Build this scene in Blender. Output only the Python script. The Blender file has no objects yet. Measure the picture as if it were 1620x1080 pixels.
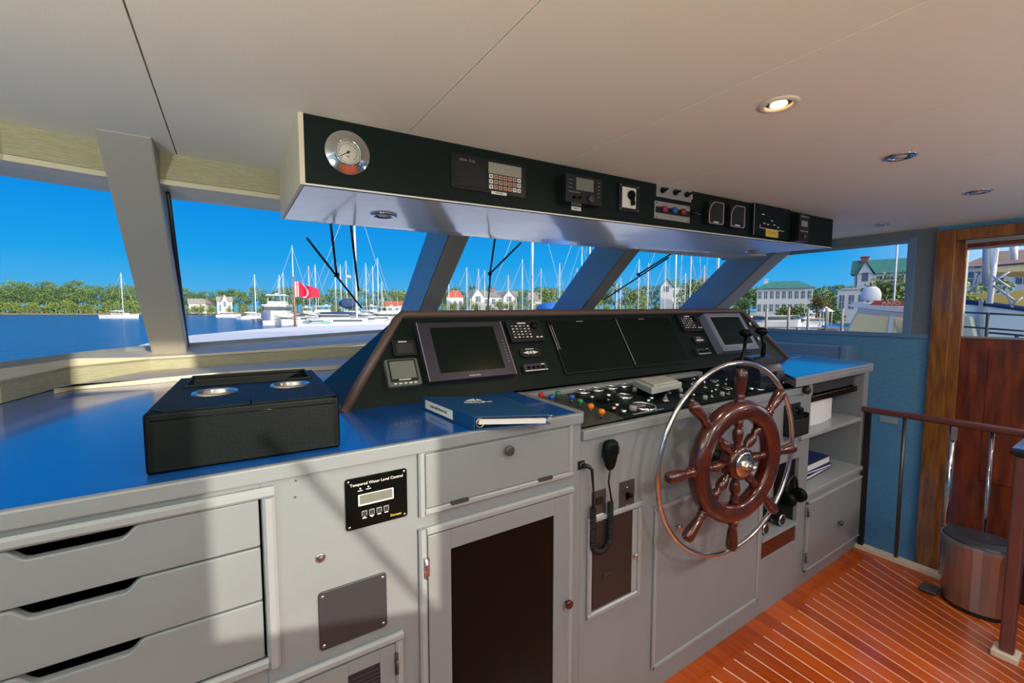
import bpy, math, random
from mathutils import Vector, Matrix
random.seed(7)
C = bpy.context.scene.collection
V = Vector
PI = math.pi

# ------------------------------------------------------------------ camera
FPX, CX, CY = 688.0, 810.0, 540.0
PIT = math.atan(50 / 688.0)
AZ = math.radians(32.8)
EYE = V((0, 0, 1.4))
FW = V((math.sin(AZ) * math.cos(PIT), math.cos(AZ) * math.cos(PIT), -math.sin(PIT)))
RT = V((math.cos(AZ), -math.sin(AZ), 0))
UP = RT.cross(FW)
cam_d = bpy.data.cameras.new('camera')
cam = bpy.data.objects.new('camera', cam_d)
C.objects.link(cam)
cam_d.sensor_width = 36
cam_d.lens = FPX / 1620 * 36
cam_d.clip_start = 0.02
cam_d.clip_end = 3000
m = Matrix((RT, UP, -FW)).transposed().to_4x4()
m.translation = EYE
cam.matrix_world = m
bpy.context.scene.camera = cam
sc = bpy.context.scene
sc.view_settings.view_transform = 'Standard'
sc.view_settings.look = 'None'
sc.view_settings.gamma = 1
sc.view_settings.use_curve_mapping = False
sc.view_settings.exposure = 0.0


def ray(px, py):
    return FW * FPX + RT * (px - CX) + UP * (CY - py)


def on(px, py, ax, val):
    """point of a sight line on the plane axis = val"""
    d = ray(px, py)
    t = (val - EYE[ax]) / d[ax]
    return EYE + d * t


def far(px, py, dist):
    """point at a given depth in front of the eye"""
    return EYE + ray(px, py) * (dist / FPX)


class Frame:
    """plane with its own axes: x along, y up, z out of the surface"""
    def __init__(s, o, ux, uy):
        s.o = V(o); s.ux = V(ux).normalized(); s.uy = V(uy).normalized()
        s.n = s.ux.cross(s.uy)
        s.M = Matrix((s.ux, s.uy, s.n)).transposed().to_4x4()
        s.M.translation = s.o

    def uv(s, px, py, off=0.0):
        d = ray(px, py)
        t = ((s.o + s.n * off - EYE).dot(s.n)) / d.dot(s.n)
        q = EYE + d * t - s.o
        return (q.dot(s.ux), q.dot(s.uy))

    def at(s, u, v, w=0.0):
        return s.o + s.ux * u + s.uy * v + s.n * w

    def mat(s, u=0, v=0, w=0.0, rot=0):
        M = s.M.copy(); M.translation = s.at(u, v, w)
        return M @ Matrix.Rotation(rot, 4, 'Z')


FF = Frame((0, .986, 0), (1, 0, 0), (0, 0, 1))                     # front of the console
TD = math.radians(32)
DF = Frame((0, 1.39, 1.088), (1, 0, 0), (0, math.sin(TD), math.cos(TD)))   # sloping instrument board
BF = Frame((.2, 1.45, 0), (3.07, -.175, 0), (0, 0, 1))             # front of the overhead box
SW = Frame((4.2, 0, 0), (0, -1, 0), (0, 0, 1))                     # starboard wall
HF = Frame((0, 1.0, 1.03), (1, 0, 0), (0, .33, .034))              # flat switch panel

# ------------------------------------------------------------------ materials
MATS = {}


def mat(name, col, rough=.5, metal=0, spec=.5, noise=0, nscale=20, bump=0, bscale=60, coat=0, emit=0, stretch=None, col2=None, aniso=0, trans=0):
    if name in MATS: return MATS[name]
    m = bpy.data.materials.new(name); m.use_nodes = True
    nt = m.node_tree; b = nt.nodes['Principled BSDF']
    b.inputs['Base Color'].default_value = (*col, 1)
    b.inputs['Roughness'].default_value = rough
    b.inputs['Metallic'].default_value = metal
    b.inputs['Specular IOR Level'].default_value = spec
    b.inputs['Coat Weight'].default_value = coat
    b.inputs['Coat Roughness'].default_value = .08
    if trans: b.inputs['Transmission Weight'].default_value = trans
    if emit:
        b.inputs['Emission Color'].default_value = (*col, 1)
        b.inputs['Emission Strength'].default_value = emit
    if noise or bump:
        tc = nt.nodes.new('ShaderNodeTexCoord'); mp = nt.nodes.new('ShaderNodeMapping')
        nt.links.new(tc.outputs['Object'], mp.inputs['Vector'])
        if stretch: mp.inputs['Scale'].default_value = stretch
    if noise:
        n = nt.nodes.new('ShaderNodeTexNoise'); n.inputs['Scale'].default_value = nscale
        n.inputs['Detail'].default_value = 5
        nt.links.new(mp.outputs[0], n.inputs['Vector'])
        mx = nt.nodes.new('ShaderNodeMix'); mx.data_type = 'RGBA'
        c2 = col2 if col2 else tuple(c * (1 - noise) for c in col)
        mx.inputs['A'].default_value = (*col, 1); mx.inputs['B'].default_value = (*c2, 1)
        rp = nt.nodes.new('ShaderNodeMapRange'); rp.inputs[1].default_value = .35; rp.inputs[2].default_value = .65
        nt.links.new(n.outputs['Fac'], rp.inputs[0]); nt.links.new(rp.outputs[0], mx.inputs['Factor'])
        nt.links.new(mx.outputs['Result'], b.inputs['Base Color'])
    if bump:
        n2 = nt.nodes.new('ShaderNodeTexNoise'); n2.inputs['Scale'].default_value = bscale
        n2.inputs['Detail'].default_value = 4
        nt.links.new(mp.outputs[0], n2.inputs['Vector'])
        bp = nt.nodes.new('ShaderNodeBump'); bp.inputs['Strength'].default_value = bump
        bp.inputs['Distance'].default_value = .01
        nt.links.new(n2.outputs['Fac'], bp.inputs['Height']); nt.links.new(bp.outputs[0], b.inputs['Normal'])
    MATS[name] = m
    return m


ceil_m = mat('ceiling_vinyl', (.88, .86, .76), .55, bump=.12, bscale=350)
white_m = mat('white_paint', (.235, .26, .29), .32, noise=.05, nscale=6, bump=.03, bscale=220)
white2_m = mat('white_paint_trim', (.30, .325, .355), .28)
cream_m = mat('cream_paint', (.72, .65, .50), .45, noise=.05, nscale=8)
weave_m = mat('grasscloth_lit_sage', (.50, .48, .33), .8, noise=.25, nscale=30, stretch=(1, 1, 14), bump=.2, bscale=60)  # same cloth as the grey; the left-hand light is mixed into its colour
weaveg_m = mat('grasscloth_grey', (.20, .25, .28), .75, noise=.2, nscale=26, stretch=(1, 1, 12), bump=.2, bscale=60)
weaveb_m = mat('grasscloth_skylit_blue', (.13, .36, .58), .75, noise=.22, nscale=26, stretch=(1, 1, 12), bump=.2, bscale=60)  # same grey cloth with blue sky light put into its colour
mull_m = mat('mullion_paint', (.27, .25, .24), .45, bump=.04, bscale=200)
mullc_m = mat('cream_post_paint', (.40, .385, .36), .45, bump=.04, bscale=200)
mullg_m = mat('blue_trim_and_sky_tint', (.16, .28, .44), .35)  # on the post sides this blue stands for reflected sky
blue_m = mat('blue_laminate', (.004, .085, .38), .26, noise=.1, nscale=4, coat=.6)
black_m = mat('black_laminate', (.004, .011, .011), .5, spec=.18, bump=.05, bscale=300)
blackp_m = mat('black_plastic', (.009, .011, .013), .35, spec=.4)
blackg_m = mat('black_gloss', (.003, .004, .004), .16, spec=.16)
screen_m = mat('screen_glass', (.002, .008, .006), .2, spec=.25)
dgrey_m = mat('dark_grey_plastic', (.03, .033, .042), .4)
grey_m = mat('grey_plastic', (.30, .30, .31), .45)
lgrey_m = mat('light_grey_lcd', (.17, .18, .165), .4, noise=.12, nscale=300)
whitep_m = mat('white_print', (.78, .78, .76), .5)
leath_m = mat('black_leather', (.0015, .004, .005), .5, spec=.16, bump=.08, bscale=260)
chrome_m = mat('polished_steel', (.66, .67, .68), .13, metal=1)
brush_m = mat('brushed_steel', (.42, .42, .43), .32, metal=1, bump=.05, bscale=80, stretch=(1, 30, 1))
gun_m = mat('gunmetal', (.11, .105, .11), .4, metal=.7)
trimr_m = mat('padded_brown_edge', (.10, .062, .055), .4, bump=.1, bscale=120)
hog_m = mat('mahogany', (.085, .011, .006), .22, noise=.5, nscale=12, stretch=(1, 1, 7), col2=(.030, .005, .004), coat=.7)
door_m = mat('door_mahogany', (.27, .05, .010), .28, noise=.5, nscale=5, stretch=(6, 6, .8), col2=(.11, .022, .010), coat=.5)
frame_m = mat('door_frame_teak', (.40, .15, .022), .3, noise=.5, nscale=8, stretch=(5, 5, .6), col2=(.19, .065, .015), coat=.5)
red_m = mat('red_plastic', (.55, .02, .03), .4)
bluep_m = mat('blue_plastic', (.02, .10, .50), .4)
green_m = mat('green_plastic', (.02, .22, .09), .4)
orange_m = mat('orange_plastic', (.80, .20, .01), .4)
yellow_m = mat('yellow_sticker', (.75, .55, .08), .5)
binder_m = mat('blue_binder_vinyl', (.006, .065, .19), .38, bump=.08, bscale=200)
paper_m = mat('paper', (.72, .72, .74), .8)
hole_m = mat('dark_interior', (.012, .012, .013), .7)
hull_m = mat('white_gelcoat', (.60, .61, .63), .3)
hullg_m = mat('grey_gelcoat', (.38, .40, .42), .4)
wglass_m = mat('dark_boat_window', (.05, .07, .09), .2)
tan_m = mat('tan_canvas', (.80, .66, .34), .8, noise=.1, nscale=2)
ycan_m = mat('yellow_canvas', (.72, .55, .12), .8)
bcan_m = mat('blue_canvas', (.02, .16, .55), .75)
ncan_m = mat('navy_canvas', (.02, .04, .12), .8)
tcan_m = mat('turquoise_canvas', (.18, .55, .55), .8)
alu_m = mat('mast_white', (.66, .66, .66), .35)
mastd_m = mat('mast_dark', (.16, .14, .12), .5)
rig_m = mat('rigging_wire', (.45, .46, .48), .4)
flag_m = mat('red_flag_cloth', (.72, .006, .04), .8)
flagw_m = mat('white_flag_cloth', (.85, .80, .80), .8)
pole_m = mat('varnished_pole', (.30, .11, .05), .4)
deck_m = mat('white_foredeck', (.76, .77, .76), .6, noise=.06, nscale=5)
roofg_m = mat('green_roof', (.05, .22, .18), .6, noise=.2, nscale=1)
roofr_m = mat('red_roof', (.46, .10, .06), .7, noise=.2, nscale=1)
roofk_m = mat('grey_roof', (.27, .25, .24), .8, noise=.2, nscale=1)
rooft_m = mat('brown_roof', (.36, .24, .18), .8, noise=.2, nscale=1)
siding_m = mat('white_siding', (.62, .61, .57), .6)
sidec_m = mat('cream_siding', (.70, .62, .48), .6)
brick_m = mat('red_brick', (.42, .12, .07), .8, noise=.3, nscale=3)
wing_m = mat('house_window', (.10, .14, .17), .3)
bark_m = mat('bark', (.13, .085, .055), .9)
leaf1_m = mat('pine_needles', (.06, .13, .045), .8, noise=.5, nscale=3, col2=(.15, .23, .07))
leaf2_m = mat('oak_leaves', (.10, .17, .03), .8, noise=.5, nscale=.7, col2=(.22, .26, .06))
leaf3_m = mat('russet_leaves', (.24, .17, .05), .8, noise=.5, nscale=.7, col2=(.15, .18, .04))
leaf4_m = mat('bright_palm_leaves', (.16, .27, .03), .8, noise=.5, nscale=.9, col2=(.34, .36, .06))
sand_m = mat('marsh_grass_and_sand', (.42, .32, .15), .9, noise=.4, nscale=.1, col2=(.22, .22, .08))
wood_m = mat('weathered_dock_wood', (.36, .32, .27), .9, noise=.3, nscale=2)
pile_m = mat('piling_wood', (.30, .26, .21), .9)
book_m = mat('navy_book_cloth', (.015, .03, .14), .5)

# glass that lets light straight through, with a faint reflection
gm = bpy.data.materials.new('window_glass'); gm.use_nodes = True
nt = gm.node_tree; nt.nodes.clear()
o_ = nt.nodes.new('ShaderNodeOutputMaterial'); tr = nt.nodes.new('ShaderNodeBsdfTransparent'); gl = nt.nodes.new('ShaderNodeBsdfGlossy')
tr.inputs[0].default_value = (.95, .97, .98, 1); gl.inputs['Roughness'].default_value = .02
fr = nt.nodes.new('ShaderNodeFresnel'); fr.inputs[0].default_value = 1.03
mx = nt.nodes.new('ShaderNodeMixShader')
nt.links.new(fr.outputs[0], mx.inputs[0]); nt.links.new(tr.outputs[0], mx.inputs[1]); nt.links.new(gl.outputs[0], mx.inputs[2])
nt.links.new(mx.outputs[0], o_.inputs[0])
glass_m = gm
tg = gm.copy(); tg.name = 'tinted_glass'
for n in tg.node_tree.nodes:
    if n.type == 'BSDF_TRANSPARENT': n.inputs[0].default_value = (.97, .95, .90, 1)
tint_m = tg


# ------------------------------------------------------------------ mesh builder
class MB:
    def __init__(s): s.v = []; s.f = []; s.sm = []

    def add(s, vs, fs, smooth=False):
        o = len(s.v); s.v += [V(p) for p in vs]
        for f in fs: s.f.append([i + o for i in f]); s.sm.append(smooth)
        return s

    def box(s, c, size, M=None):
        x, y, z = (a / 2 for a in size); c = V(c)
        vs = [c + V((i * x, j * y, k * z)) for k in (-1, 1) for j in (-1, 1) for i in (-1, 1)]
        if M: vs = [M @ p for p in vs]
        return s.add(vs, [(0, 2, 3, 1), (4, 5, 7, 6), (0, 1, 5, 4), (2, 6, 7, 3), (0, 4, 6, 2), (1, 3, 7, 5)])

    def bb(s, a, b, M=None):
        a = V(a); b = V(b)
        return s.box((a + b) / 2, [abs(q) for q in (b - a)], M)

    def prism(s, pts, vec, smooth=False):
        """polygon (world points) pushed along vec"""
        n = len(pts); pts = [V(p) for p in pts]; vec = V(vec)
        vs = pts + [p + vec for p in pts]
        fs = [tuple(range(n - 1, -1, -1)), tuple(range(n, 2 * n))]
        fs += [(i, (i + 1) % n, n + (i + 1) % n, n + i) for i in range(n)]
        s.add(vs, fs, smooth); return s

    def quad(s, a, b, c, d): return s.add([a, b, c, d], [(0, 1, 2, 3)])

    def lathe(s, prof, M=None, seg=32, smooth=True, caps=True):
        """prof: (radius, height) pairs round local z"""
        vs = []; fs = []; k = len(prof)
        for i in range(seg):
            a = 2 * PI * i / seg
            for r, h in prof: vs.append(V((r * math.cos(a), r * math.sin(a), h)))
        for i in range(seg):
            j = (i + 1) % seg
            for q in range(k - 1):
                fs.append((i * k + q, j * k + q, j * k + q + 1, i * k + q + 1))
        if M: vs = [M @ p for p in vs]
        s.add(vs, fs, smooth)
        if caps:
            o = len(s.v) - len(vs)
            if prof[0][0] > 1e-6: s.f.append([o + i * k for i in range(seg)][::-1]); s.sm.append(False)
            if prof[-1][0] > 1e-6: s.f.append([o + i * k + k - 1 for i in range(seg)]); s.sm.append(False)
        return s

    def cyl(s, a, b, r, r2=None, seg=16):
        return s.tube([a, b], [r, r if r2 is None else r2], seg)

    def tube(s, pts, r, seg=12, closed=False):
        pts = [V(p) for p in pts]; n = len(pts)
        rs = r if isinstance(r, (list, tuple)) else [r] * n
        rings = []; prev = None
        for i, p in enumerate(pts):
            if closed: t = pts[(i + 1) % n] - pts[i - 1]
            else: t = pts[min(i + 1, n - 1)] - pts[max(i - 1, 0)]
            t = t.normalized() if t.length > 1e-9 else V((0, 0, 1))
            if prev is None:
                a = t.cross(V((0, 0, 1)))
                if a.length < 1e-3: a = t.cross(V((1, 0, 0)))
                a.normalize()
            else:
                a = prev - t * prev.dot(t)
                a = a.normalized() if a.length > 1e-6 else prev
            prev = a; b = t.cross(a)
            rings.append([p + (a * math.cos(2 * PI * q / seg) + b * math.sin(2 * PI * q / seg)) * rs[i] for q in range(seg)])
        vs = [q for R in rings for q in R]; fs = []
        for i in range(n if closed else n - 1):
            j = (i + 1) % n
            for q in range(seg):
                w = (q + 1) % seg
                fs.append((i * seg + q, i * seg + w, j * seg + w, j * seg + q))
        o = len(s.v)
        s.add(vs, fs, True)
        if not closed:
            s.f.append([o + q for q in range(seg)][::-1]); s.sm.append(False)
            s.f.append([o + (n - 1) * seg + q for q in range(seg)]); s.sm.append(False)
        return s

    def rbox(s, w, h, d, r, M=None, seg=4):
        """rounded-corner plate in local xy, thickness d from z=0"""
        pts = []
        for cx, cy, a0 in ((w / 2 - r, h / 2 - r, 0), (-w / 2 + r, h / 2 - r, PI / 2), (-w / 2 + r, -h / 2 + r, PI), (w / 2 - r, -h / 2 + r, 1.5 * PI)):
            for k in range(seg + 1):
                a = a0 + PI / 2 * k / seg
                pts.append(V((cx + r * math.cos(a), cy + r * math.sin(a), 0)))
        vs = pts + [p + V((0, 0, d)) for p in pts]; n = len(pts)
        if M: vs = [M @ p for p in vs]
        s.add(vs, [tuple(range(n - 1, -1, -1)), tuple(range(n, 2 * n))] + [(i, (i + 1) % n, n + (i + 1) % n, n + i) for i in range(n)])
        return s

    def ring(s, outer, inner, vec):
        """flat frame between two polygons of equal length, pushed along vec"""
        n = len(outer); vec = V(vec)
        vs = [V(p) for p in outer] + [V(p) for p in inner]
        vs += [p + vec for p in vs]
        fs = []
        for i in range(n):
            j = (i + 1) % n
            fs += [(i, n + i, n + j, j), (2 * n + i, 2 * n + j, 3 * n + j, 3 * n + i),
                   (i, j, 2 * n + j, 2 * n + i), (n + i, 3 * n + i, 3 * n + j, n + j)]
        return s.add(vs, fs)

    def xf(s, M):
        s.v = [M @ p for p in s.v]; return s

    def build(s, name, mt, parent=None, local=False, bevel=0, bseg=2, label=None):
        vs = s.v
        if parent is not None:
            if not local:
                Mi = PM[parent.name].inverted(); vs = [Mi @ p for p in vs]
            loc = None
        elif not local:
            lo = [min(p[i] for p in vs) for i in range(3)]; hi = [max(p[i] for p in vs) for i in range(3)]
            loc = V(((lo[0] + hi[0]) / 2, (lo[1] + hi[1]) / 2, lo[2]))
            vs = [p - loc for p in vs]
        else: loc = None
        me = bpy.data.meshes.new(name)
        me.from_pydata([tuple(p) for p in vs], [], s.f)
        me.polygons.foreach_set('use_smooth', s.sm)
        me.materials.append(mt)
        me.validate(); me.update()
        import bmesh
        bm = bmesh.new(); bm.from_mesh(me); bmesh.ops.recalc_face_normals(bm, faces=bm.faces); bm.to_mesh(me); bm.free()
        o = bpy.data.objects.new(name, me); C.objects.link(o)
        if parent is not None:
            o.parent = parent
            PM[o.name] = PM[parent.name].copy()
        elif loc is not None: o.location = loc; PM[o.name] = Matrix.Translation(loc)
        else: PM[o.name] = Matrix.Identity(4)
        if bevel:
            md = o.modifiers.new('bevel', 'BEVEL'); md.width = bevel; md.segments = bseg; md.limit_method = 'ANGLE'; md.angle_limit = math.radians(35)
        if label: o['label'] = label
        return o


PM = {}


def thing(name, label, cat, M=None, group=None):
    if M is None: M = Matrix.Identity(4)
    if not isinstance(M, Matrix): M = Matrix.Translation(V(M))
    o = bpy.data.objects.new(name, None); C.objects.link(o)
    o.empty_display_size = .05
    o.matrix_world = M
    PM[o.name] = M.copy()
    o['label'] = label; o['category'] = cat
    if group: o['group'] = group
    return o


def tag(o, label, cat, group=None, kind=None):
    o['label'] = label; o['category'] = cat
    if group: o['group'] = group
    if kind: o['kind'] = kind
    return o


def struct(o):
    o['kind'] = 'structure'; return o


def text(name, body, size, M, mt, parent, thick=.0006, align='CENTER', sx=1.0):
    """lettering as a mesh lying on its surface; M places local xy"""
    cu = bpy.data.curves.new(name, 'FONT'); cu.body = body; cu.size = size; cu.extrude = thick
    cu.align_x = align; cu.align_y = 'CENTER'; cu.resolution_u = 2
    t = bpy.data.objects.new(name + '_tmp', cu); C.objects.link(t)
    bpy.context.view_layer.update()
    me = bpy.data.meshes.new_from_object(t.evaluated_get(bpy.context.evaluated_depsgraph_get()))
    C.objects.unlink(t); bpy.data.objects.remove(t)
    S = Matrix.Diagonal((sx, 1, 1, 1))
    me.transform((PM[parent.name].inverted() if parent else Matrix.Identity(4)) @ M @ S)
    me.materials.clear(); me.materials.append(mt)
    o = bpy.data.objects.new(name, me); C.objects.link(o); o.parent = parent
    PM[o.name] = PM[parent.name].copy()
    return o


def copytree(o, parent=None):
    c = o.copy(); C.objects.link(c)
    if parent is not None: c.parent = parent
    PM[c.name] = PM[o.name].copy()
    for ch in list(o.children): copytree(ch, c)
    return c


def T(x, y, z): return Matrix.Translation((x, y, z))
def RX(a): return Matrix.Rotation(a, 4, 'X')
def RY(a): return Matrix.Rotation(a, 4, 'Y')
def RZ(a): return Matrix.Rotation(a, 4, 'Z')


def screws(par, Ms, r=.0032, mt=None):
    me = None
    for M in Ms:
        if me is None:
            o = MB().lathe([(r, 0), (r, .001), (r * .45, .0018), (0, .0018)], seg=8).build('screw', mt or chrome_m, None, local=True)
            me = o.data; C.objects.unlink(o); bpy.data.objects.remove(o)
        o = bpy.data.objects.new('screw', me); C.objects.link(o); o.parent = par
        o.matrix_local = PM[par.name].inverted() @ M; PM[o.name] = M


# ================================================================== the room
def extr(name, polys, vec, mt, **k):
    b = MB()
    for p in polys: b.prism(p, vec)
    return b.build(name, mt, **k)


YA = -1.15           # aft bulkhead
# floor: teak planks with white seams, the planks fan a little as they follow the hull
fm = bpy.data.materials.new('teak_and_holly_floor'); fm.use_nodes = True
nt = fm.node_tree; N = nt.nodes; L = nt.links; bs = N['Principled BSDF']


def mth(op, a, b=None, c=None):
    n = N.new('ShaderNodeMath'); n.operation = op
    for i, q in enumerate((a, b, c)):
        if q is None: continue
        if isinstance(q, (int, float)): n.inputs[i].default_value = q
        else: L.new(q, n.inputs[i])
    return n.outputs[0]


geo = N.new('ShaderNodeNewGeometry'); sx = N.new('ShaderNodeSeparateXYZ'); L.new(geo.outputs['Position'], sx.inputs[0])
t_ = mth('MAXIMUM', mth('SUBTRACT', sx.outputs[1], .9), -1.4)
a_ = mth('DIVIDE', mth('ADD', sx.outputs[0], mth('MULTIPLY', t_, .715)), mth('ADD', mth('MULTIPLY', t_, .42), 1.0))
fr_ = mth('FRACT', mth('DIVIDE', mth('SUBTRACT', a_, 1.868), .0755))
seam = mth('LESS_THAN', fr_, .085)
inside = mth('MULTIPLY', mth('LESS_THAN', sx.outputs[1], .905), mth('LESS_THAN', sx.outputs[0], 2.99))
seam = mth('MULTIPLY', seam, inside)
pid = mth('FLOOR', mth('DIVIDE', mth('SUBTRACT', a_, 1.868), .0755))
wn = N.new('ShaderNodeTexWhiteNoise'); wn.noise_dimensions = '1D'; L.new(pid, wn.inputs['W'])
mp = N.new('ShaderNodeMapping'); mp.inputs['Scale'].default_value = (30, 2.2, 1); L.new(geo.outputs['Position'], mp.inputs[0])
nz = N.new('ShaderNodeTexNoise'); nz.inputs['Scale'].default_value = 1.6; nz.inputs['Detail'].default_value = 6; L.new(mp.outputs[0], nz.inputs[0])
ff = mth('ADD', mth('MULTIPLY', wn.outputs[0], .45), mth('MULTIPLY', nz.outputs[0], .7))
cr = N.new('ShaderNodeValToRGB'); L.new(ff, cr.inputs[0])
cr.color_ramp.elements[0].position = .15; cr.color_ramp.elements[0].color = (.24, .026, .001, 1)
cr.color_ramp.elements[1].position = .95; cr.color_ramp.elements[1].color = (.60, .105, .004, 1)
mxf = N.new('ShaderNodeMix'); mxf.data_type = 'RGBA'; L.new(seam, mxf.inputs['Factor']); L.new(cr.outputs[0], mxf.inputs['A'])
mxf.inputs['B'].default_value = (.80, .50, .34, 1)
L.new(mxf.outputs['Result'], bs.inputs['Base Color'])
bs.inputs['Roughness'].default_value = .27; bs.inputs['Coat Weight'].default_value = .25; bs.inputs['Coat Roughness'].default_value = .12

b = MB()
b.bb((-1.3, YA - .1, -.06), (3.11, 2.6, 0)); struct(b.build('floor', fm))
b = MB(); b.bb((3.11, YA - .1, -.96), (4.3, 3.2, -.9)); struct(b.build('floor_stairwell', door_m))
b = MB(); b.bb((3.06, YA - .1, -.9), (3.11, .30, 0)); b.bb((3.06, .30, -.9), (3.11, 1.0, -.02)); struct(b.build('trim_stairwell_face', white2_m))
b = MB(); b.bb((3.045, .36, .0), (3.095, .985, .022)); struct(b.build('trim_stairwell_edge', cream_m))

# ceiling panels with dark joints between them
zc = 1.98
joints = [-1.3]
for px, py in ((240, 130), (760, 97), (1200, 120), (1400, 195), (1480, 262)):
    joints.append(on(px, py, 2, zc)[0])
joints.append(4.3)
b = MB()
for i in range(len(joints) - 1):
    b.bb((joints[i] + .002, YA - .1, zc), (joints[i + 1] - .002, 2.75 if i < 6 else 2.6, zc + .02))
struct(b.build('ceiling', ceil_m))
b = MB(); b.bb((-1.35, YA - .15, zc + .02), (4.35, 2.8, zc + .06)); struct(b.build('ceiling_backing', gun_m))

# front header under the ceiling: cloth band in light-tinted sage, a pale trim under it, then the glass
HDR = [V((-1.05, 1.35, zc)), V((-.80, 1.78, zc)), V((-.577, 2.023, zc)), V((-.37, 2.076, zc)), V((-.204, 2.085, zc)), V((1.2, 2.16, zc)), V((2.55, 2.16, zc)), V((3.7, 2.06, zc)), V((4.2, 1.95, zc))]


def wallstrip(name, pts, z0, z1, th, mt, slope=0):
    """vertical strip that follows a plan line, th metres thick away from the room"""
    b = MB(); n = len(pts)
    P = [V((p[0], p[1], 0)) for p in pts]
    nor = []
    for i in range(n):
        t = (P[min(i + 1, n - 1)] - P[max(i - 1, 0)]).normalized(); nor.append(V((-t.y, t.x, 0)))
    vs = []
    for i in range(n):
        q = P[i] + nor[i] * th
        vs += [P[i] + V((0, 0, z0)), P[i] + V((0, 0, z1)), q + V((0, 0, z1)), q + V((0, 0, z0))]
    fs = []
    for i in range(n - 1):
        a = i * 4; c = a + 4
        for k in range(4):
            fs.append((a + k, c + k, c + (k + 1) % 4, a + (k + 1) % 4))
    fs += [(0, 1, 2, 3), ((n - 1) * 4, (n - 1) * 4 + 3, (n - 1) * 4 + 2, (n - 1) * 4 + 1)]
    b.add(vs, fs)
    return b.build(name, mt)


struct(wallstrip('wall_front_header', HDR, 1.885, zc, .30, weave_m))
struct(wallstrip('trim_1', [p + V((0, .004, 0)) for p in HDR], 1.865, 1.884, .26, cream_m))
b = MB(); b.bb((-1.4, 1.5, zc + .061), (4.5, 2.9, zc + .12)); struct(b.build('trim_roof_edge', white2_m))

# windscreen: glass leans back 48 degrees; points along its head and its foot
HEAD = [V((-1.07, 1.35, 1.87)), V((-.82, 1.82, 1.87)), V((-.60, 2.09, 1.87)), V((-.37, 2.22, 1.87)), V((-.2, 2.25, 1.87)), V((1.12, 2.52, 1.87)), V((2.5, 2.48, 1.87)), V((4.15, 2.15, 1.88))]
FOOT = [V((-1.30, 1.45, 1.20)), V((-1.02, 1.93, 1.20)), on(0, 583, 2, 1.20), on(168, 560, 1, 2.72), V((-.22, 2.95, 1.195)), V((1.12, 3.30, 1.235)), V((2.5, 3.26, 1.235)), V((4.15, 2.90, 1.225))]
for k, (i, j) in enumerate(((0, 4), (4, 5), (5, 6), (6, 7))):
    b = MB()
    for q in range(i, j):
        # thin real pane
        n = (HEAD[q + 1] - HEAD[q]).cross(FOOT[q] - HEAD[q]).normalized() * .006
        b.prism([HEAD[q], HEAD[q + 1], FOOT[q + 1], FOOT[q]], n)
    struct(b.build('window_%d' % (k + 1), glass_m))
# sill board from the low wall up to the glass
SIN = [V((-1.28, 1.35, 1.17)), V((-.98, 1.75, 1.17)), on(0, 600, 2, 1.17), on(110, 577, 2, 1.172), V((-.34, 2.70, 1.172)), V((-.2, 2.72, 1.172)), V((.6, 2.86, 1.188)), V((1.12, 2.96, 1.205)), V((2.5, 2.96, 1.205)), V((4.15, 2.55, 1.205))]
SOUT = [FOOT[0], FOOT[1], FOOT[2], on(110, 567, 1, 2.52), FOOT[3] + V((.05, .12, 0)), FOOT[4], (FOOT[4] + FOOT[5]) / 2, FOOT[5], FOOT[6], FOOT[7]]
b = MB()
for q in range(len(SIN) - 1):
    b.prism([SIN[q], SIN[q + 1], SOUT[q + 1], SOUT[q]], (0, 0, -.018))
struct(b.build('trim_2', cream_m))
b = MB()
for q in range(len(SOUT) - 1):
    a, c = SOUT[q], SOUT[q + 1]
    d = V((0, .02, .03))
    b.prism([a, c, c + V((0, 0, .022)), a + V((0, 0, .022))], (0, .03, 0))
struct(b.build('trim_3', white2_m))
# low wall of light-tinted sage cloth under the sill
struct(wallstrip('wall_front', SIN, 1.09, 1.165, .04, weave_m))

# raked window posts
DN = V((0, .7436, -.6686)); OUTN = V((0, .6686, .7436))
LABP = []


def post(name, xl, xr, p_face, ztop, zbot, depth, side=True, mm=None):
    """p_face: a point of the inner face; the post runs down DN from ztop to zbot"""
    p = V(p_face); t0 = (ztop - p.z) / DN.z; t1 = (zbot - p.z) / DN.z
    a = p + DN * t0; c = p + DN * t1
    b = MB()
    q = [V((xl, a.y, a.z)), V((xr, a.y, a.z)), V((xr, c.y, c.z)), V((xl, c.y, c.z))]
    b.prism(q, OUTN * depth)
    o = b.build(name, mm or mull_m, bevel=.006)
    struct(o)
    if side:   # added strip: sky reflection painted in blue down the post side
        b = MB(); b.prism([q[0] + OUTN * .012 - V((.003, 0, 0)), q[0] + OUTN * (depth - .012) - V((.003, 0, 0)), q[3] + OUTN * (depth - .012) - V((.003, 0, 0)), q[3] + OUTN * .012 - V((.003, 0, 0))], (-.004, 0, 0))
        struct(b.build(name + '_sky_tint', mullg_m))
    return o


post('trim_4', -.345, -.202, (0, 1.93, 1.975), zc - .001, 1.10, .16, side=False, mm=mullc_m)
b = MB(); q0 = V((-.196, 2.06, 1.975)); b.tube([V((-.19, 2.20, 1.86)), V((-.205, 2.93, 1.20))], .008, 8)
struct(b.build('trim_window_seal', dgrey_m))
post('trim_5', 1.068, 1.19, (0, 2.32, 1.81), 1.96, 1.15, .28)
post('trim_6', 2.444, 2.566, (0, 2.25, 1.82), 1.96, 1.15, .28)
post('trim_7', 3.93, 4.15, (0, 1.96, 1.87), 1.97, 1.15, .28)

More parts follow.
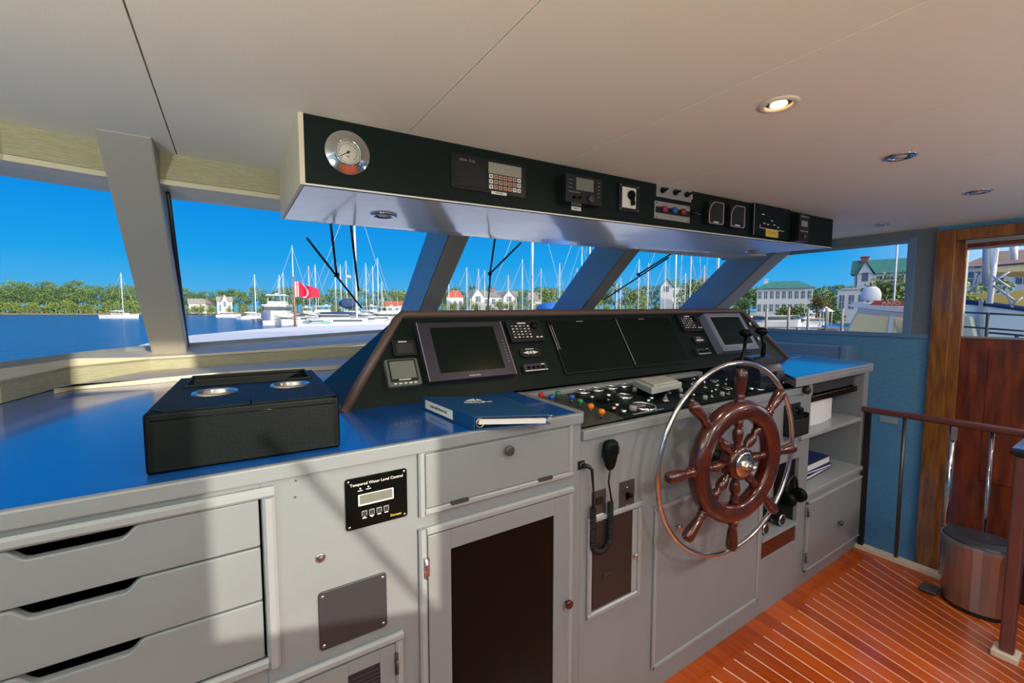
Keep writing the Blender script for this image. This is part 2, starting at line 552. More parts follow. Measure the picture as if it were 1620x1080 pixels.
# raised curb at the back of the counter
CB = [on(104, 617, 2, 1.09), on(238, 606.5, 2, 1.09), on(366, 593.5, 2, 1.09), on(530, 584, 2, 1.09), V((1.2, 2.44, 1.09)), V((2.6, 2.42, 1.09))]
CBb = [on(85, 614, 2, 1.11), V((-.35, 2.69, 1.11)), V((0, 2.72, 1.11)), V((.5, 2.83, 1.11)), V((1.2, 2.93, 1.11)), V((2.6, 2.93, 1.11))]
b = MB()
for q in range(5):
    a, c = CB[q], CB[q + 1]; d, e = CBb[q + 1], CBb[q]
    lo = [V((p[0], p[1], 1.089)) for p in (a, c, d, e)]
    b.prism(lo, (0, 0, .021))
struct(b.build('trim_8', cream_m))

# side walls
b = MB()
b.bb((-1.34, YA, -.05), (-1.28, 1.45, 1.0)); b.bb((-1.34, YA, 1.87), (-1.28, 1.45, zc)); b.bb((-1.34, YA, 1.0), (-1.28, YA + .2, 1.87)); b.bb((-1.34, .25, 1.0), (-1.28, .35, 1.87))
b.bb((-1.34, 1.25, 1.0), (-1.28, 1.45, 1.87))
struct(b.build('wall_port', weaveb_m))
# starboard wall with window and doorway
DY0, DY1 = .985, -.02   # door frame outer edges
b = MB()
x0, x1 = 4.2, 4.26
b.bb((x0, DY0, -.9), (x1, 3.1, 1.215))
b.bb((x0, YA, -.9), (x1, DY1, 1.05)); b.bb((x0, YA, 1.05), (x1, YA + .15, zc)); b.bb((x0, YA, 1.85), (x1, DY1, zc)); b.bb((x0, DY1 - .12, 1.05), (x1, DY1, zc))
b.bb((x0, DY1, 1.945), (x1, DY0, zc))
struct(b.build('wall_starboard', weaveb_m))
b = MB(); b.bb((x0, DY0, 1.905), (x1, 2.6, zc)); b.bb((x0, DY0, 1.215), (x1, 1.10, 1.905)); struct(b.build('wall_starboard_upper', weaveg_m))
b = MB()   # flat trim round the starboard window
b.bb((4.188, 1.095, 1.19), (4.2, 1.145, 1.93)); b.bb((4.182, .99, 1.195), (4.2, 2.95, 1.228)); b.bb((4.19, 1.1, 1.885), (4.2, 2.1, 1.91))
struct(b.build('trim_9', mullg_m, bevel=.003))
b = MB(); b.bb((4.22, 1.10, 1.215), (4.226, 2.95, 1.905)); struct(b.build('window_5', glass_m))
b = MB(); b.bb((4.22, YA + .15, 1.05), (4.226, DY1 - .12, 1.85)); struct(b.build('window_6', glass_m))
b = MB(); b.bb((-1.32, YA + .2, 1.0), (-1.314, .25, 1.87)); b.bb((-1.32, .35, 1.0), (-1.314, 1.25, 1.87)); struct(b.build('window_7', glass_m))

# aft bulkhead with the window the low sun comes through
b = MB(); y0, y1 = YA - .06, YA
wx0, wx1, wz1 = .66, 1.14, 1.93
b.bb((-1.34, y0, -.05), (wx0, y1, zc)); b.bb((wx1, y0, -.05), (2.1, y1, zc)); b.bb((2.1, y0, -.9), (3.6, y1, zc)); b.bb((3.6, y0, -.9), (4.26, y1, zc))
b.bb((wx0, y0, wz1), (wx1, y1, zc))
b.prism([(wx0, y0, -.05), (wx1, y0, -.05), (wx1, y0, 1.02), (wx0, y0, 1.135)], (0, y1 - y0, 0))
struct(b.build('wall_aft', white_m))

b = MB(); b.bb((wx0, y0 + .03, .97), (wx1, y0 + .036, wz1)); struct(b.build('window_8', tint_m))
# curb box along the starboard wall
b = MB(); b.bb((3.97, 1.42, 1.0), (4.2, 2.5, 1.115)); b.bb((3.95, 1.40, .985), (4.2, 1.44, 1.125))
struct(b.build('trim_10', mullg_m, bevel=.004))

# ---- door
b = MB()
w_ = .055
b.bb((4.16, DY0 - .1, -.9), (4.2, DY0, 1.945)); b.bb((4.16, DY1, -.9), (4.2, DY1 + .1, 1.945)); b.bb((4.16, DY1 + .1, 1.87), (4.2, DY0 - .1, 1.945))
b.bb((4.2, DY0 - .15, -.9), (4.26, DY0, 1.945)); b.bb((4.2, DY1, 1.868), (4.26, DY0 - .15, 1.945)); b.bb((4.185, DY0 - .06, -.9), (4.21, DY0 - .03, 1.90))
df = b.build('door_1', frame_m, bevel=.006); struct(df)
b = MB(); b.bb((4.172, DY1 + .1, 1.842), (4.196, DY0 - .145, 1.868)); struct(b.build('trim_11', grey_m))
zt, zb = 1.806, 1.222
dl, dr = .835, .16
b = MB()
xd0, xd1 = 4.215, 4.255
b.bb((xd0, dl, -.88), (xd1, DY0 - .13, 1.87)); b.bb((xd0, DY1 + .1, -.88), (xd1, dr, 1.87)); b.bb((xd0, dr, zt), (xd1, dl, 1.87)); b.bb((xd0, dr, -.88), (xd1, dl, zb))
b.bb((xd0 - .006, .17, .25), (xd0, .70, 1.13))
d2 = b.build('door_2', door_m, bevel=.004); struct(d2)
b = MB(); b.ring([(xd0 - .006, dl + .012, zb - .012), (xd0 - .006, dr - .012, zb - .012), (xd0 - .006, dr - .012, zt + .012), (xd0 - .006, dl + .012, zt + .012)],
                 [(xd0 - .006, dl, zb), (xd0 - .006, dr, zb), (xd0 - .006, dr, zt), (xd0 - .006, dl, zt)], (.02, 0, 0))
struct(b.build('trim_12', white2_m))
b = MB(); b.bb((4.232, dr, zb), (4.238, dl, zt)); struct(b.build('window_9', glass_m))

# ================================================================== console
Y0 = .986
# carcass with the recessed openings cut out as separate strips
u = lambda px, py: FF.uv(px, py)
con = thing('helm_console', 'white painted helm console running across the wheelhouse under the windscreen', 'console', (1.0, Y0, 0))
# front skin in strips (XZ), 15 mm thick
NX0, NX1, NZ0, NZ1 = 1.985, 2.305, .262, .684       # open niche low on the right
CX0, CX1 = 2.40, 3.05                                  # open shelves, right end
b = MB()
TH = .018
def fs_(xa, za, xb, zb_): b.bb((xa, Y0, za), (xb, Y0 + TH, zb_))
fs_(-1.25, 0, -.50, 1.06)
fs_(-.50, 0, .035, .68); fs_(-.50, 1.024, .035, 1.06); fs_(.035, 0, .887, 1.06)
fs_(.887, 0, NX0, 1.0); fs_(NX0, 0, NX1, NZ0); fs_(NX0, NZ1, NX1, 1.0)
fs_(NX1, 0, CX0, 1.0)
fs_(CX0, 0, CX1, .47); fs_(CX1, 0, 3.11, 1.06); fs_(2.30, 1.0, CX0, 1.06)
b.bb((3.09, Y0 + TH, 0), (3.11, 1.45, 1.06))            # right end panel
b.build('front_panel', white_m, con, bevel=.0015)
b = MB(); b.bb((-.50, Y0 + .25, .5), (.035, Y0 + .27, 1.04)); b.bb((-.52, Y0 + .02, .5), (-.50, Y0 + .25, 1.04)); b.bb((.035, Y0 + .02, .5), (.05, Y0 + .25, 1.04))
b.bb((-.5, Y0 + TH, .66), (.035, Y0 + .25, .68))
b.build('drawer_bay', hole_m, con)
# niche lining (dark wood)
b = MB(); b.bb((NX0 - .01, Y0 + .20, NZ0), (NX1 + .01, Y0 + .22, NZ1)); b.bb((NX0 - .012, Y0 + TH, NZ0), (NX0 - .001, Y0 + .2, NZ1)); b.bb((NX1 + .001, Y0 + TH, NZ0), (NX1 + .012, Y0 + .2, NZ1))
b.bb((NX0, Y0 + TH, NZ1), (NX1, Y0 + .2, NZ1 + .012))
b.build('niche_lining', hole_m, con)
b = MB(); b.bb((NX0, Y0 + .004, NZ0), (NX1, Y0 + .014, .345)); b.build('niche_front_board', hog_m, con)
b = MB(); b.bb((NX0, Y0 - .004, .345), (NX1, Y0 + .2, .357)); b.build('niche_shelf', white2_m, con)
# right open cabinet
b = MB()
b.bb((CX0, 1.40, .45), (CX1, 1.42, 1.04))
b.bb((CX0 - .02, Y0 + TH, .45), (CX0, 1.40, 1.04)); b.bb((CX1, Y0 + TH, .45), (CX1 + .02, 1.40, 1.04))
b.build('shelf_bay_lining', white_m, con)
b = MB(); b.bb((2.285, Y0 - .018, .772), (2.985, 1.40, .792)); b.build('shelf', white2_m, con, bevel=.004)
b = MB(); b.bb((2.37, Y0 - .014, .468), (3.09, 1.40, .492)); b.build('shelf', white2_m, con, bevel=.004)
# mouldings (rounded battens standing proud of the skin)
def batten(name, pts, r=.009, closed=False, mt=white2_m):
    bb = MB()
    P = [V((x, Y0 - .002, z)) for x, z in pts]
    n = len(P)
    for i in range(n if closed else n - 1):
        a, c = P[i], P[(i + 1) % n]; d = (c - a).normalized(); a = a + d * (r if (i > 0 or closed) else -r); c = c + d * r
        s_ = V((0, -1, 0)).cross(d).normalized()
        prof = [(-1, 0), (-1, .5), (-.5, 1), (.5, 1), (1, .5), (1, 0)]
        bb.prism([a + s_ * (q[0] * r) + V((0, -q[1] * r, 0)) for q in prof], c - a)
    return bb.build(name, mt, con)
batten('moulding', [(-.52, 1.035), (.048, 1.035), (.048, .676), (-.52, .676)], .011)
batten('moulding', [(.372, 1.05), (.372, .906), (.842, .906), (.842, 1.05)], .008)
batten('moulding', [(.372, .0), (.372, .857), (.842, .857), (.842, .0)], .010)
batten('moulding', [(0.0, .619), (.309, .619), (.309, .30)], .010)
batten('moulding', [(.925, .735), (1.155, .735), (1.155, .42), (.925, .42)], .009, True)
# counter slabs
b = MB()
edge = [(-1.26, Y0 - .012), (.889, Y0 - .012), (.905, Y0 + .02), (.93, 1.37), (.5, 1.37), (.3, 1.40), (.3, 2.42), (-1.26, 2.42)]
b = MB(); b.prism([(-1.27, Y0 - .012, 1.056), (.885, Y0 - .012, 1.056), (.905, Y0 + .008, 1.056), (.925, 1.36, 1.056), (.893, 1.36, 1.056), (.873, Y0 + .006, 1.056), (-1.27, Y0 + .006, 1.056)], (0, 0, .0325))
b.build('counter_edging', white_m, con, bevel=.004)
def inpl(poly, z0, z1, name, mt, par=None, **k):
    bb = MB(); bb.prism([(x, y, z0) for x, y in poly], (0, 0, z1 - z0)); return bb.build(name, mt, par, **k)
ct = inpl([(-1.27, Y0 + .006), (.873, Y0 + .006), (.893, 1.36), (.893, 1.6), (.893, 2.44), (.893, 2.72), (-.30, 2.72), (-.62, 2.6), (-.78, 2.25), (-1.12, 1.85), (-1.27, 1.6)], 1.06, 1.088, 'countertop', blue_m)
tag(ct, 'long glossy blue laminate countertop left of the dashboard', 'countertop')
# lip and back strip round the switch panel
b = MB()
b.bb((.889, Y0 - .010, 1.0), (2.30, Y0 + .014, 1.031)); b.build('panel_lip', white_m, con, bevel=.003)
b = MB()
p = [HF.at(.93, .345), HF.at(2.04, .345), HF.at(2.04, .375), HF.at(.93, .375)]
b.prism([q - V((0, 0, .02)) for q in p], (0, 0, .035)); b.build('panel_back_strip', white_m, con, bevel=.002)
b = MB(); b.prism([HF.at(.887, .012, -.03), HF.at(2.31, .012, -.03), HF.at(2.31, .46, -.03), HF.at(.887, .46, -.03)], HF.n * .022)
b.build('panel_bed', black_m, con)
# right counter
ctr = inpl([(2.17, .965), (3.118, .985), (3.345, 1.44), (3.2, 1.8), (2.5, 1.8), (2.42, 1.17)], 1.073, 1.0882, 'countertop', blue_m)
tag(ctr, 'short sky-blue laminate countertop on the shelf cabinet beside the throttle', 'countertop')
inpl([(2.155, .95), (3.12, .97), (3.36, 1.44), (3.22, 1.82), (2.49, 1.82), (2.405, 1.17)], 1.045, 1.0725, 'counter_edging', white_m, con, bevel=.003)
b = MB(); b.prism([(2.155, .95, 1.07), (3.12, .97, 1.07), (3.36, 1.44, 1.07), (3.345, 1.44, 1.07), (3.113, .986, 1.07), (2.17, .966, 1.07)], (0, 0, .019)); b.build('edge_lip', white_m, con, bevel=.002)
b = MB(); b.bb((2.36, Y0 - .004, .98), (2.40, Y0 + TH, 1.045)); b.bb((2.36, Y0 + TH, .98), (2.38, 1.4, 1.045))
b.build('cabinet_stile', white_m, con)

# ---- dashboard: black sloping board in a padded brown edge
bl = DF.uv(548, 652); tl = DF.uv(631, 499); tr_ = DF.uv(1173, 492); br_ = DF.uv(1247, 570)
print('dash', bl, tl, tr_, br_)
dash = thing('dashboard', 'black sloping instrument dashboard with a padded brown rim above the countertop', 'dashboard', DF.mat((bl[0] + br_[0]) / 2, 0))
pts = [DF.at(bl[0], 0), DF.at(br_[0], 0), DF.at(tr_[0], tr_[1]), DF.at(tl[0], tl[1])]
b = MB(); b.prism(pts, -DF.n * .02); b.build('board', black_m, dash)
# cheeks and back closing the box
b = MB()
bk = [V((p[0], 1.90, 1.09)) for p in pts[:2]]
tb = [pts[2] + V((0, .10, -.03)), pts[3] + V((0, .10, -.03))]
q = [p - DF.n * .02 for p in pts]
b.add([q[0], q[3], tb[1], bk[0]], [(0, 1, 2, 3)]); b.add([q[1], q[2], tb[0], bk[1]], [(0, 1, 2, 3)])
b.add([q[2], q[3], tb[1], tb[0]], [(0, 1, 2, 3)]); b.add([tb[0], tb[1], bk[0], bk[1]], [(0, 1, 2, 3)])
b.build('housing', black_m, dash)
R_ = .0165
e = [DF.at(bl[0] - .010, -.005, -.005), DF.at(tl[0] - .012, tl[1] - .02, -.003), DF.at(tl[0] + .012, tl[1] + .004, -.003), DF.at(tr_[0] - .01, tr_[1] + .004, -.003), DF.at(tr_[0] + .02, tr_[1] - .02, -.003), DF.at(br_[0] + .012, -.002, -.005)]
MB().tube(e, R_, 14).build('padded_rim', trimr_m, dash)
MB().tube([DF.at(br_[0] + .0, .004, 0), DF.at(br_[0] + .03, -.006, .0), DF.at(br_[0] + .17, -.006, 0)], .008, 10).build('rim_foot', trimr_m, dash)

# ---- drawers
def scoop_drawer(label, z0, z1, scoop):
    xl, xr = -.50, .031
    t = thing('drawer', label, 'drawer', ((xl + xr) / 2, Y0, z0), 'drawers with cut-out grips')
    b = MB()
    c = -.234
    d = .020; w = .055; s = .028
    P = [(xl, z0), (xr, z0), (xr, z1)]
    if scoop:
        P += [(c + w + s, z1)]
        for k in range(1, 6):
            a = k / 6; P.append((c + w + s * (1 - a), z1 - d * (.5 - .5 * math.cos(PI * a))))
        P += [(c + w, z1 - d), (c - w, z1 - d)]
        for k in range(1, 6):
            a = k / 6; P.append((c - w - s * a, z1 - d * (.5 + .5 * math.cos(PI * a))))
        P += [(c - w - s, z1)]
    P.append((xl, z1))
    b.prism([(x, Y0 - .004, z) for x, z in P], (0, .018, 0))
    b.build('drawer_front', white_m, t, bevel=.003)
    b = MB(); b.bb((xl + .02, Y0 + .016, z0 + .01), (xr - .02, Y0 + .23, z0 + .016)); b.build('drawer_box', hole_m, t)
    return t
scoop_drawer('top white drawer with a cut-out grip, just under the blue countertop', .9265, 1.0215, True)
scoop_drawer('middle white drawer with a cut-out grip, between two like it', .8135, .9235, True)
scoop_drawer('bottom white drawer with a cut-out grip, lowest of the stack', .690, .8105, True)

def screw(b, F, u_, v_, r=.003, w=.0):
    b.lathe([(r, 0), (r, .0012), (r * .5, .002), (0, .002)], F.mat(u_, v_, w), seg=8)


# ---- water level panel
p0 = FF.uv(546, 757); p1 = FF.uv(643, 815)
cu, cv = (p0[0] + p1[0]) / 2, (p0[1] + p1[1]) / 2 - .001
w, h = .140, .117
t = thing('water_level_panel', 'black control panel reading Tempered Water Level Control, with a grey display', 'control panel', FF.mat(cu, cv))
Mx = FF.mat(cu, cv)
MB().rbox(w, h, .004, .006, Mx).build('faceplate', blackg_m, t)
text('panel_title', 'Tempered Water Level Control', .0092, Mx @ T(0, .043, .0045), whitep_m, t)
MB().rbox(.080, .026, .0015, .001, Mx @ T(-.003, .006, .004)).build('display_bezel', whitep_m, t)
MB().rbox(.074, .021, .0015, .001, Mx @ T(-.003, .007, .0045)).build('display', lgrey_m, t)
for k in range(4):
    MB().rbox(.012, .012, .001, .001, Mx @ T(-.030 + k * .0165, -.026, .004)).build('button', grey_m, t)
    MB().rbox(.0095, .0095, .0015, .001, Mx @ T(-.030 + k * .0165, -.0265, .0042)).build('button', dgrey_m, t)
b = MB(); Mz = Mx @ T(-.030, -.036, .0045); b.add([Mz @ V((-.006, -.002, 0)), Mz @ V((.006, -.002, 0)), Mz @ V((0, .003, 0))], [(0, 1, 2)])
Mz = Mx @ T(-.0135, -.036, .0045); b.add([Mz @ V((-.006, .002, 0)), Mz @ V((.006, .002, 0)), Mz @ V((0, -.003, 0))], [(0, 1, 2)])
b.box((0, 0, 0), (.009, .0022, .0006), Mx @ T(.003, -.0355, .0045)); b.box((0, 0, 0), (.009, .0022, .0006), Mx @ T(.0195, -.0355, .0045))
for x_, y_ in ((-.038, .033), (-.020, .034)): b.lathe([(.002, 0), (.002, .0012), (0, .0012)], Mx @ T(x_, y_, .004), seg=8); b.box((0, 0, 0), (.011, .0016, .0006), Mx @ T(x_, y_ - .005, .0045))
b.build('panel_symbols', whitep_m, t)
text('maker_mark', 'Dometic', .0075, Mx @ T(.042, -.047, .0045), yellow_m, t)
screws(t, [Mx @ T(i * .063, j * .052, .004) for i in (-1, 1) for j in (-1, 1)])

# ---- cam lock, blank plate
q = FF.uv(507, 882)
t = thing('cam_lock', 'small round chrome lock set in the white console below the black water panel', 'lock', FF.mat(*q))
MB().lathe([(.0105, 0), (.0105, .002), (.008, .0035), (.0072, .0035)], FF.mat(*q)).build('collar', chrome_m, t)
MB().lathe([(.0072, 0), (.0072, .003), (.004, .005), (0, .0052)], FF.mat(*q)).build('barrel', gun_m, t)
cu, cv = FF.uv(560, 964)
t = thing('blank_cover_plate', 'dark grey blank plate with rounded corners and four screws on the console', 'cover plate', FF.mat(cu, cv))
MB().rbox(.148, .133, .004, .008, FF.mat(cu, cv)).build('plate', dgrey_m, t, bevel=.001)
screws(t, [FF.mat(cu + i * .065, cv + j * .056, .004) for i in (-1, 1) for j in (-1, 1)], r=.004)
for a in ((468, 760), (467, 786)):
    b = MB(); screw(b, FF, *FF.uv(*a), r=.0022); o = b.build('screw_head', gun_m); tag(o, 'tiny screw head in the bare white console between drawers and water panel', 'screw', 'pair of tiny screw heads')

def knob(par, F, u_, v_, r, mt, name='knob', L_=.022):
    MB().lathe([(r * .5, 0), (r * .38, L_ * .5), (r * .45, L_ * .6), (r, L_ * .72), (r, L_ * .95), (r * .8, L_), (0, L_)], F.mat(u_, v_), seg=20).build(name, mt, par)

# ---- flap door, glazed door, louvre door
t = thing('flap_door', 'white drop-down flap door with a round grey knob, right under the counter edge', 'cabinet door', (.607, Y0, .912))
b = MB(); b.bb((.382, Y0 - .006, .915), (.834, Y0 + .004, 1.050)); b.build('door_panel', white_m, t, bevel=.002)
knob(t, FF, *FF.uv(801, 710), .014, gun_m)
for pa in ((725, 790), (860, 755)):
    a = FF.uv(*pa)
    MB().rbox(.050, .010, .006, .004, FF.mat(a[0], .914, .006)).build('hinge', gun_m, t)
t = thing('glazed_cabinet_door', 'white cabinet door framing a tall black glass pane, with a dark red knob', 'cabinet door', (.607, Y0, .0))
g0 = FF.uv(712, 864); g1 = FF.uv(872, 817)
gx0, gx1, gz1 = .445, .777, .796
b = MB()
for a in (((.384, .05), (gx0, .846)), ((gx1, .05), (.831, .846)), ((gx0, gz1), (gx1, .846)), ((gx0, .05), (gx1, .12))):
    b.bb((a[0][0], Y0 - .010, a[0][1]), (a[1][0], Y0 + .002, a[1][1]))
b.build('door_frame', white_m, t, bevel=.001)
b = MB(); b.bb((gx0, Y0 - .006, .12), (gx1, Y0 - .001, gz1)); b.build('glass_pane', blackg_m, t)
k_ = FF.uv(890, 950); knob(t, FF, .826, k_[1], .013, hog_m, L_=.030)
b = MB(); hz = FF.uv(682, 890)[1]; b.cyl((.377, Y0 - .016, hz - .026), (.377, Y0 - .016, hz + .026), .0045, seg=10); b.bb((.372, Y0 - .014, hz - .024), (.386, Y0 - .009, hz + .024)); b.build('hinge', chrome_m, t)
t = thing('louvre_door', 'low white cabinet door with a dark vent grille and side latch, cut by the picture edge', 'cabinet door', (.15, Y0, .3))
b = MB()
for a in (((-.1, .30), (.19, .605)), ((.262, .30), (.298, .605)), ((.19, .575), (.262, .605)), ((.19, .30), (.262, .32))): b.bb((a[0][0], Y0 - .008, a[0][1]), (a[1][0], Y0 + .002, a[1][1]))
b.build('door_frame', white_m, t, bevel=.001)
b = MB()
for k in range(24): b.bb((.19, Y0 - .004, .33 + k * .0098), (.262, Y0 - .001, .336 + k * .0098))
b.bb((.19, Y0 - .001, .32), (.262, Y0 + .001, .575)); b.build('grille', dgrey_m, t)
a = FF.uv(624, 1045); b = MB(); b.rbox(.008, .055, .004, .002, FF.mat(.300, a[1], .009)); b.cyl(FF.at(.300, a[1] - .02, .016), FF.at(.300, a[1] + .012, .016), .003, seg=8); b.build('latch', gun_m, t)

# ---- microphone with coiled cord, socket, plates
a = FF.uv(957, 716)
Mm = FF.mat(a[0] - .002, a[1] + .004)
t = thing('radio_microphone', 'black handheld radio microphone hanging on the console with a coiled cord', 'microphone', Mm)
b = MB(); b.rbox(.050, .030, .012, .004, Mm @ T(.012, -.004, 0)); b.build('hanger', blackp_m, t)
b = MB()
pr_ = []
vs = []
for (y_, w_, d_) in ((-.050, .010, .012), (-.040, .016, .020), (-.020, .022, .026), (.0, .026, .030), (.020, .029, .032), (.036, .026, .028), (.044, .016, .018)):
    ring = []
    for k in range(16):
        an = 2 * PI * k / 16; c_, s_ = math.cos(an), math.sin(an)
        ring.append(Mm @ V((w_ * math.copysign(abs(c_) ** .6, c_), y_, .026 + d_ * .5 * math.copysign(abs(s_) ** .6, s_))))
    vs.append(ring)
fl = [p for r in vs for p in r]; fc = []
for i in range(len(vs) - 1):
    for k in range(16): fc.append((i * 16 + k, i * 16 + (k + 1) % 16, (i + 1) * 16 + (k + 1) % 16, (i + 1) * 16 + k))
fc += [tuple(range(16)), tuple(range(len(fl) - 16, len(fl)))]
b.add(fl, fc, True); b.build('microphone_body', leath_m, t)
b = MB(); b.rbox(.012, .026, .010, .003, Mm @ T(.030, .008, .020)); b.build('talk_button', dgrey_m, t)
b = MB()
for k in range(5): b.box((0, 0, 0), (.022, .0018, .002), Mm @ T(-.002, .028 - k * .006, .0425))
b.build('sound_slots', blackg_m, t)
s = FF.uv(919, 735)
bot = FF.uv(944, 873)[1]
zm = a[1] - .048
path = [FF.at(a[0] - .004, zm, .024), FF.at(a[0] - .003, zm - .05, .018)]
lo1 = FF.uv(962, 800)
path = [FF.at(a[0] - .002, zm, .026), FF.at(a[0] + .000, zm - .04, .018), FF.at(lo1[0], lo1[1] + .02, .016)]
MB().tube(path, .0032, 8).build('cord', blackp_m, t)
# coil: U shaped
ux0 = FF.uv(933, 800)[0]; ux1 = FF.uv(960, 800)[0]; zt_ = FF.uv(945, 795)[1]; zb_ = FF.uv(945, 868)[1]
cxm = (ux0 + ux1) / 2; rr = (ux1 - ux0) / 2
axis = []
for k in range(0, 30): axis.append((ux1, zt_ - (zt_ - zb_ - rr) * k / 29))
for k in range(1, 20): axis.append((cxm + rr * math.cos(PI * k / 20), zb_ + rr - rr * math.sin(PI * k / 20)))
for k in range(0, 30): axis.append((ux0, zb_ + rr + (zt_ - zb_ - rr) * k / 29))
# resample into a helix
P = [V((x, 0, z)) for x, z in axis]
cum = [0]
for i in range(1, len(P)): cum.append(cum[-1] + (P[i] - P[i - 1]).length)
turns = int(cum[-1] / .0062); hp = []; steps = turns * 9; j = 0
for i in range(steps + 1):
    sl = cum[-1] * i / steps
    while j < len(P) - 2 and cum[j + 1] < sl: j += 1
    f = (sl - cum[j]) / max(1e-9, cum[j + 1] - cum[j]); c_ = P[j].lerp(P[j + 1], f); d = (P[j + 1] - P[j]).normalized()
    nrm = V((0, 1, 0)).cross(d)
    an = 2 * PI * turns * i / steps
    hp.append(V((c_.x, Y0 - .016, c_.z)) + nrm * (.0085 * math.cos(an)) + V((0, -1, 0)) * (.0085 * math.sin(an)))
MB().tube(hp, .0022, 6).build('coiled_cord', blackp_m, t)
MB().tube([FF.at(ux0, zt_ - .004, .016), FF.at(ux0 - .002, zt_ + .05, .018), FF.at(s[0] + .022, s[1] - .012, .026), FF.at(s[0] + .010, s[1], .022), FF.at(s[0], s[1], .010)], [.003, .003, .005, .007, .008], 8).build('plug', blackp_m, t)
t = thing('microphone_socket', 'small square black socket plate where the microphone cord plugs in', 'socket', FF.mat(*s))
MB().rbox(.026, .026, .003, .002, FF.mat(*s)).build('plate', blackp_m, t)
MB().lathe([(.009, 0), (.009, .006), (.006, .006), (.006, .003)], FF.mat(s[0], s[1], .003), seg=16).build('socket_ring', gun_m, t)
a = FF.uv(991, 784)
t = thing('toggle_switch_plate', 'grey steel wall plate with one dark toggle right of the microphone', 'switch', FF.mat(*a))
MB().rbox(.072, .107, .003, .003, FF.mat(*a)).build('plate', gun_m, t, bevel=.001)
b = MB(); b.rbox(.012, .026, .002, .001, FF.mat(a[0], a[1], .003)); b.box((0, 0, 0), (.009, .016, .018), FF.mat(a[0], a[1] + .006, .012) @ RX(-.4)); b.build('toggle', blackg_m, t)
screws(t, [FF.mat(a[0], a[1] + k, .003) for k in (-.03, .03)])
a = FF.uv(946, 795); a = (a[0] + .002, FF.uv(946, 805)[1])
t = thing('outlet_plate', 'grey steel outlet plate with a white label, half hidden behind the coiled cord', 'outlet', FF.mat(*a))
MB().rbox(.060, .125, .003, .003, FF.mat(*a)).build('plate', gun_m, t, bevel=.001)
MB().rbox(.034, .028, .0008, .001, FF.mat(a[0] + .002, a[1] - .030, .003)).build('paper_label', whitep_m, t)
b = MB(); b.rbox(.028, .022, .003, .004, FF.mat(a[0], a[1] + .028, .003)); b.build('socket_insert', blackp_m, t)

# ---- small dark hatch door
t = thing('breaker_door', 'small dark brown-black hatch door in a white frame below the coiled cord', 'hatch', (1.04, Y0, .43))
b = MB(); b.bb((.937, Y0 - .006, .434), (1.118, Y0 + .001, .724)); b.build('door_panel', mat('dark_panel', (.022, .018, .02), .4), t, bevel=.001)
b = MB(); b.bb((1.118, Y0 - .008, .434), (1.142, Y0 + .001, .724)); b.build('door_stile', white2_m, t, bevel=.001)
a = FF.uv(1000, 876); knob(t, FF, 1.128, a[1], .008, chrome_m, L_=.020)
b = MB(); a = FF.uv(958, 905); b.box((0, 0, 0), (.030, .004, .004), FF.mat(a[0], a[1], .008)); b.box((0, 0, 0), (.004, .010, .004), FF.mat(a[0] - .015, a[1] - .004, .008)); b.build('pull_handle', gun_m, t)

# ---- big access panel
t = thing('access_panel', 'large plain white removable panel behind and below the steering wheel', 'panel', (1.6, Y0, .09))
b = MB(); b.bb((1.245, Y0 - .004, .102), (1.935, Y0 + .001, .700)); b.build('panel_board', white_m, t)
b = MB(); z0_, z1_ = .090, .700
for a in (((1.235, z0_), (1.25, z1_)), ((1.935, z0_), (1.95, z1_)), ((1.235, z0_), (1.95, z0_ + .014)), ((1.235, z1_ - .014), (1.95, z1_))): b.bb((a[0][0], Y0 - .010, a[0][1]), (a[1][0], Y0, a[1][1]))
b.build('panel_edging', white2_m, t, bevel=.003)
a = FF.uv(1070, 831); knob(t, FF, *a, .012, chrome_m)

# ---- right-hand cabinet door
t = thing('small_cabinet_door', 'white cabinet door with a small steel knob at the right end of the console', 'cabinet door', (2.72, Y0, .07))
b = MB(); b.bb((2.405, Y0 - .012, .082), (3.065, Y0 + .001, .425)); b.build('door_panel', white_m, t, bevel=.003)
b = MB()
for a in (((2.395, .072), (3.075, .084)), ((2.395, .423), (3.075, .436)), ((2.395, .072), (2.407, .436)), ((3.063, .072), (3.075, .436))): b.bb((a[0][0], Y0 - .016, a[0][1]), (a[1][0], Y0, a[1][1]))
b.build('door_edging', white2_m, t, bevel=.003)
a = FF.uv(1322, 824); knob(t, FF, *a, .014, gun_m, L_=.034)
for z_ in (.39, .15):
    b = MB(); b.cyl((2.392, Y0 - .016, z_ - .025), (2.392, Y0 - .016, z_ + .025), .005, seg=8); b.build('hinge', gun_m, t)
# ================================================================== overhead instrument box
def fit(F, *px, off=0.0):
    """centre and size of a plate from its four picture corners (TL, TR, BR, BL)"""
    q = [F.uv(a, b_, off) for a, b_ in px]
    cu = sum(a[0] for a in q) / 4; cv = sum(a[1] for a in q) / 4
    w = (q[1][0] - q[0][0] + q[2][0] - q[3][0]) / 2; h = (q[0][1] - q[3][1] + q[1][1] - q[2][1]) / 2
    return cu, cv, w, h


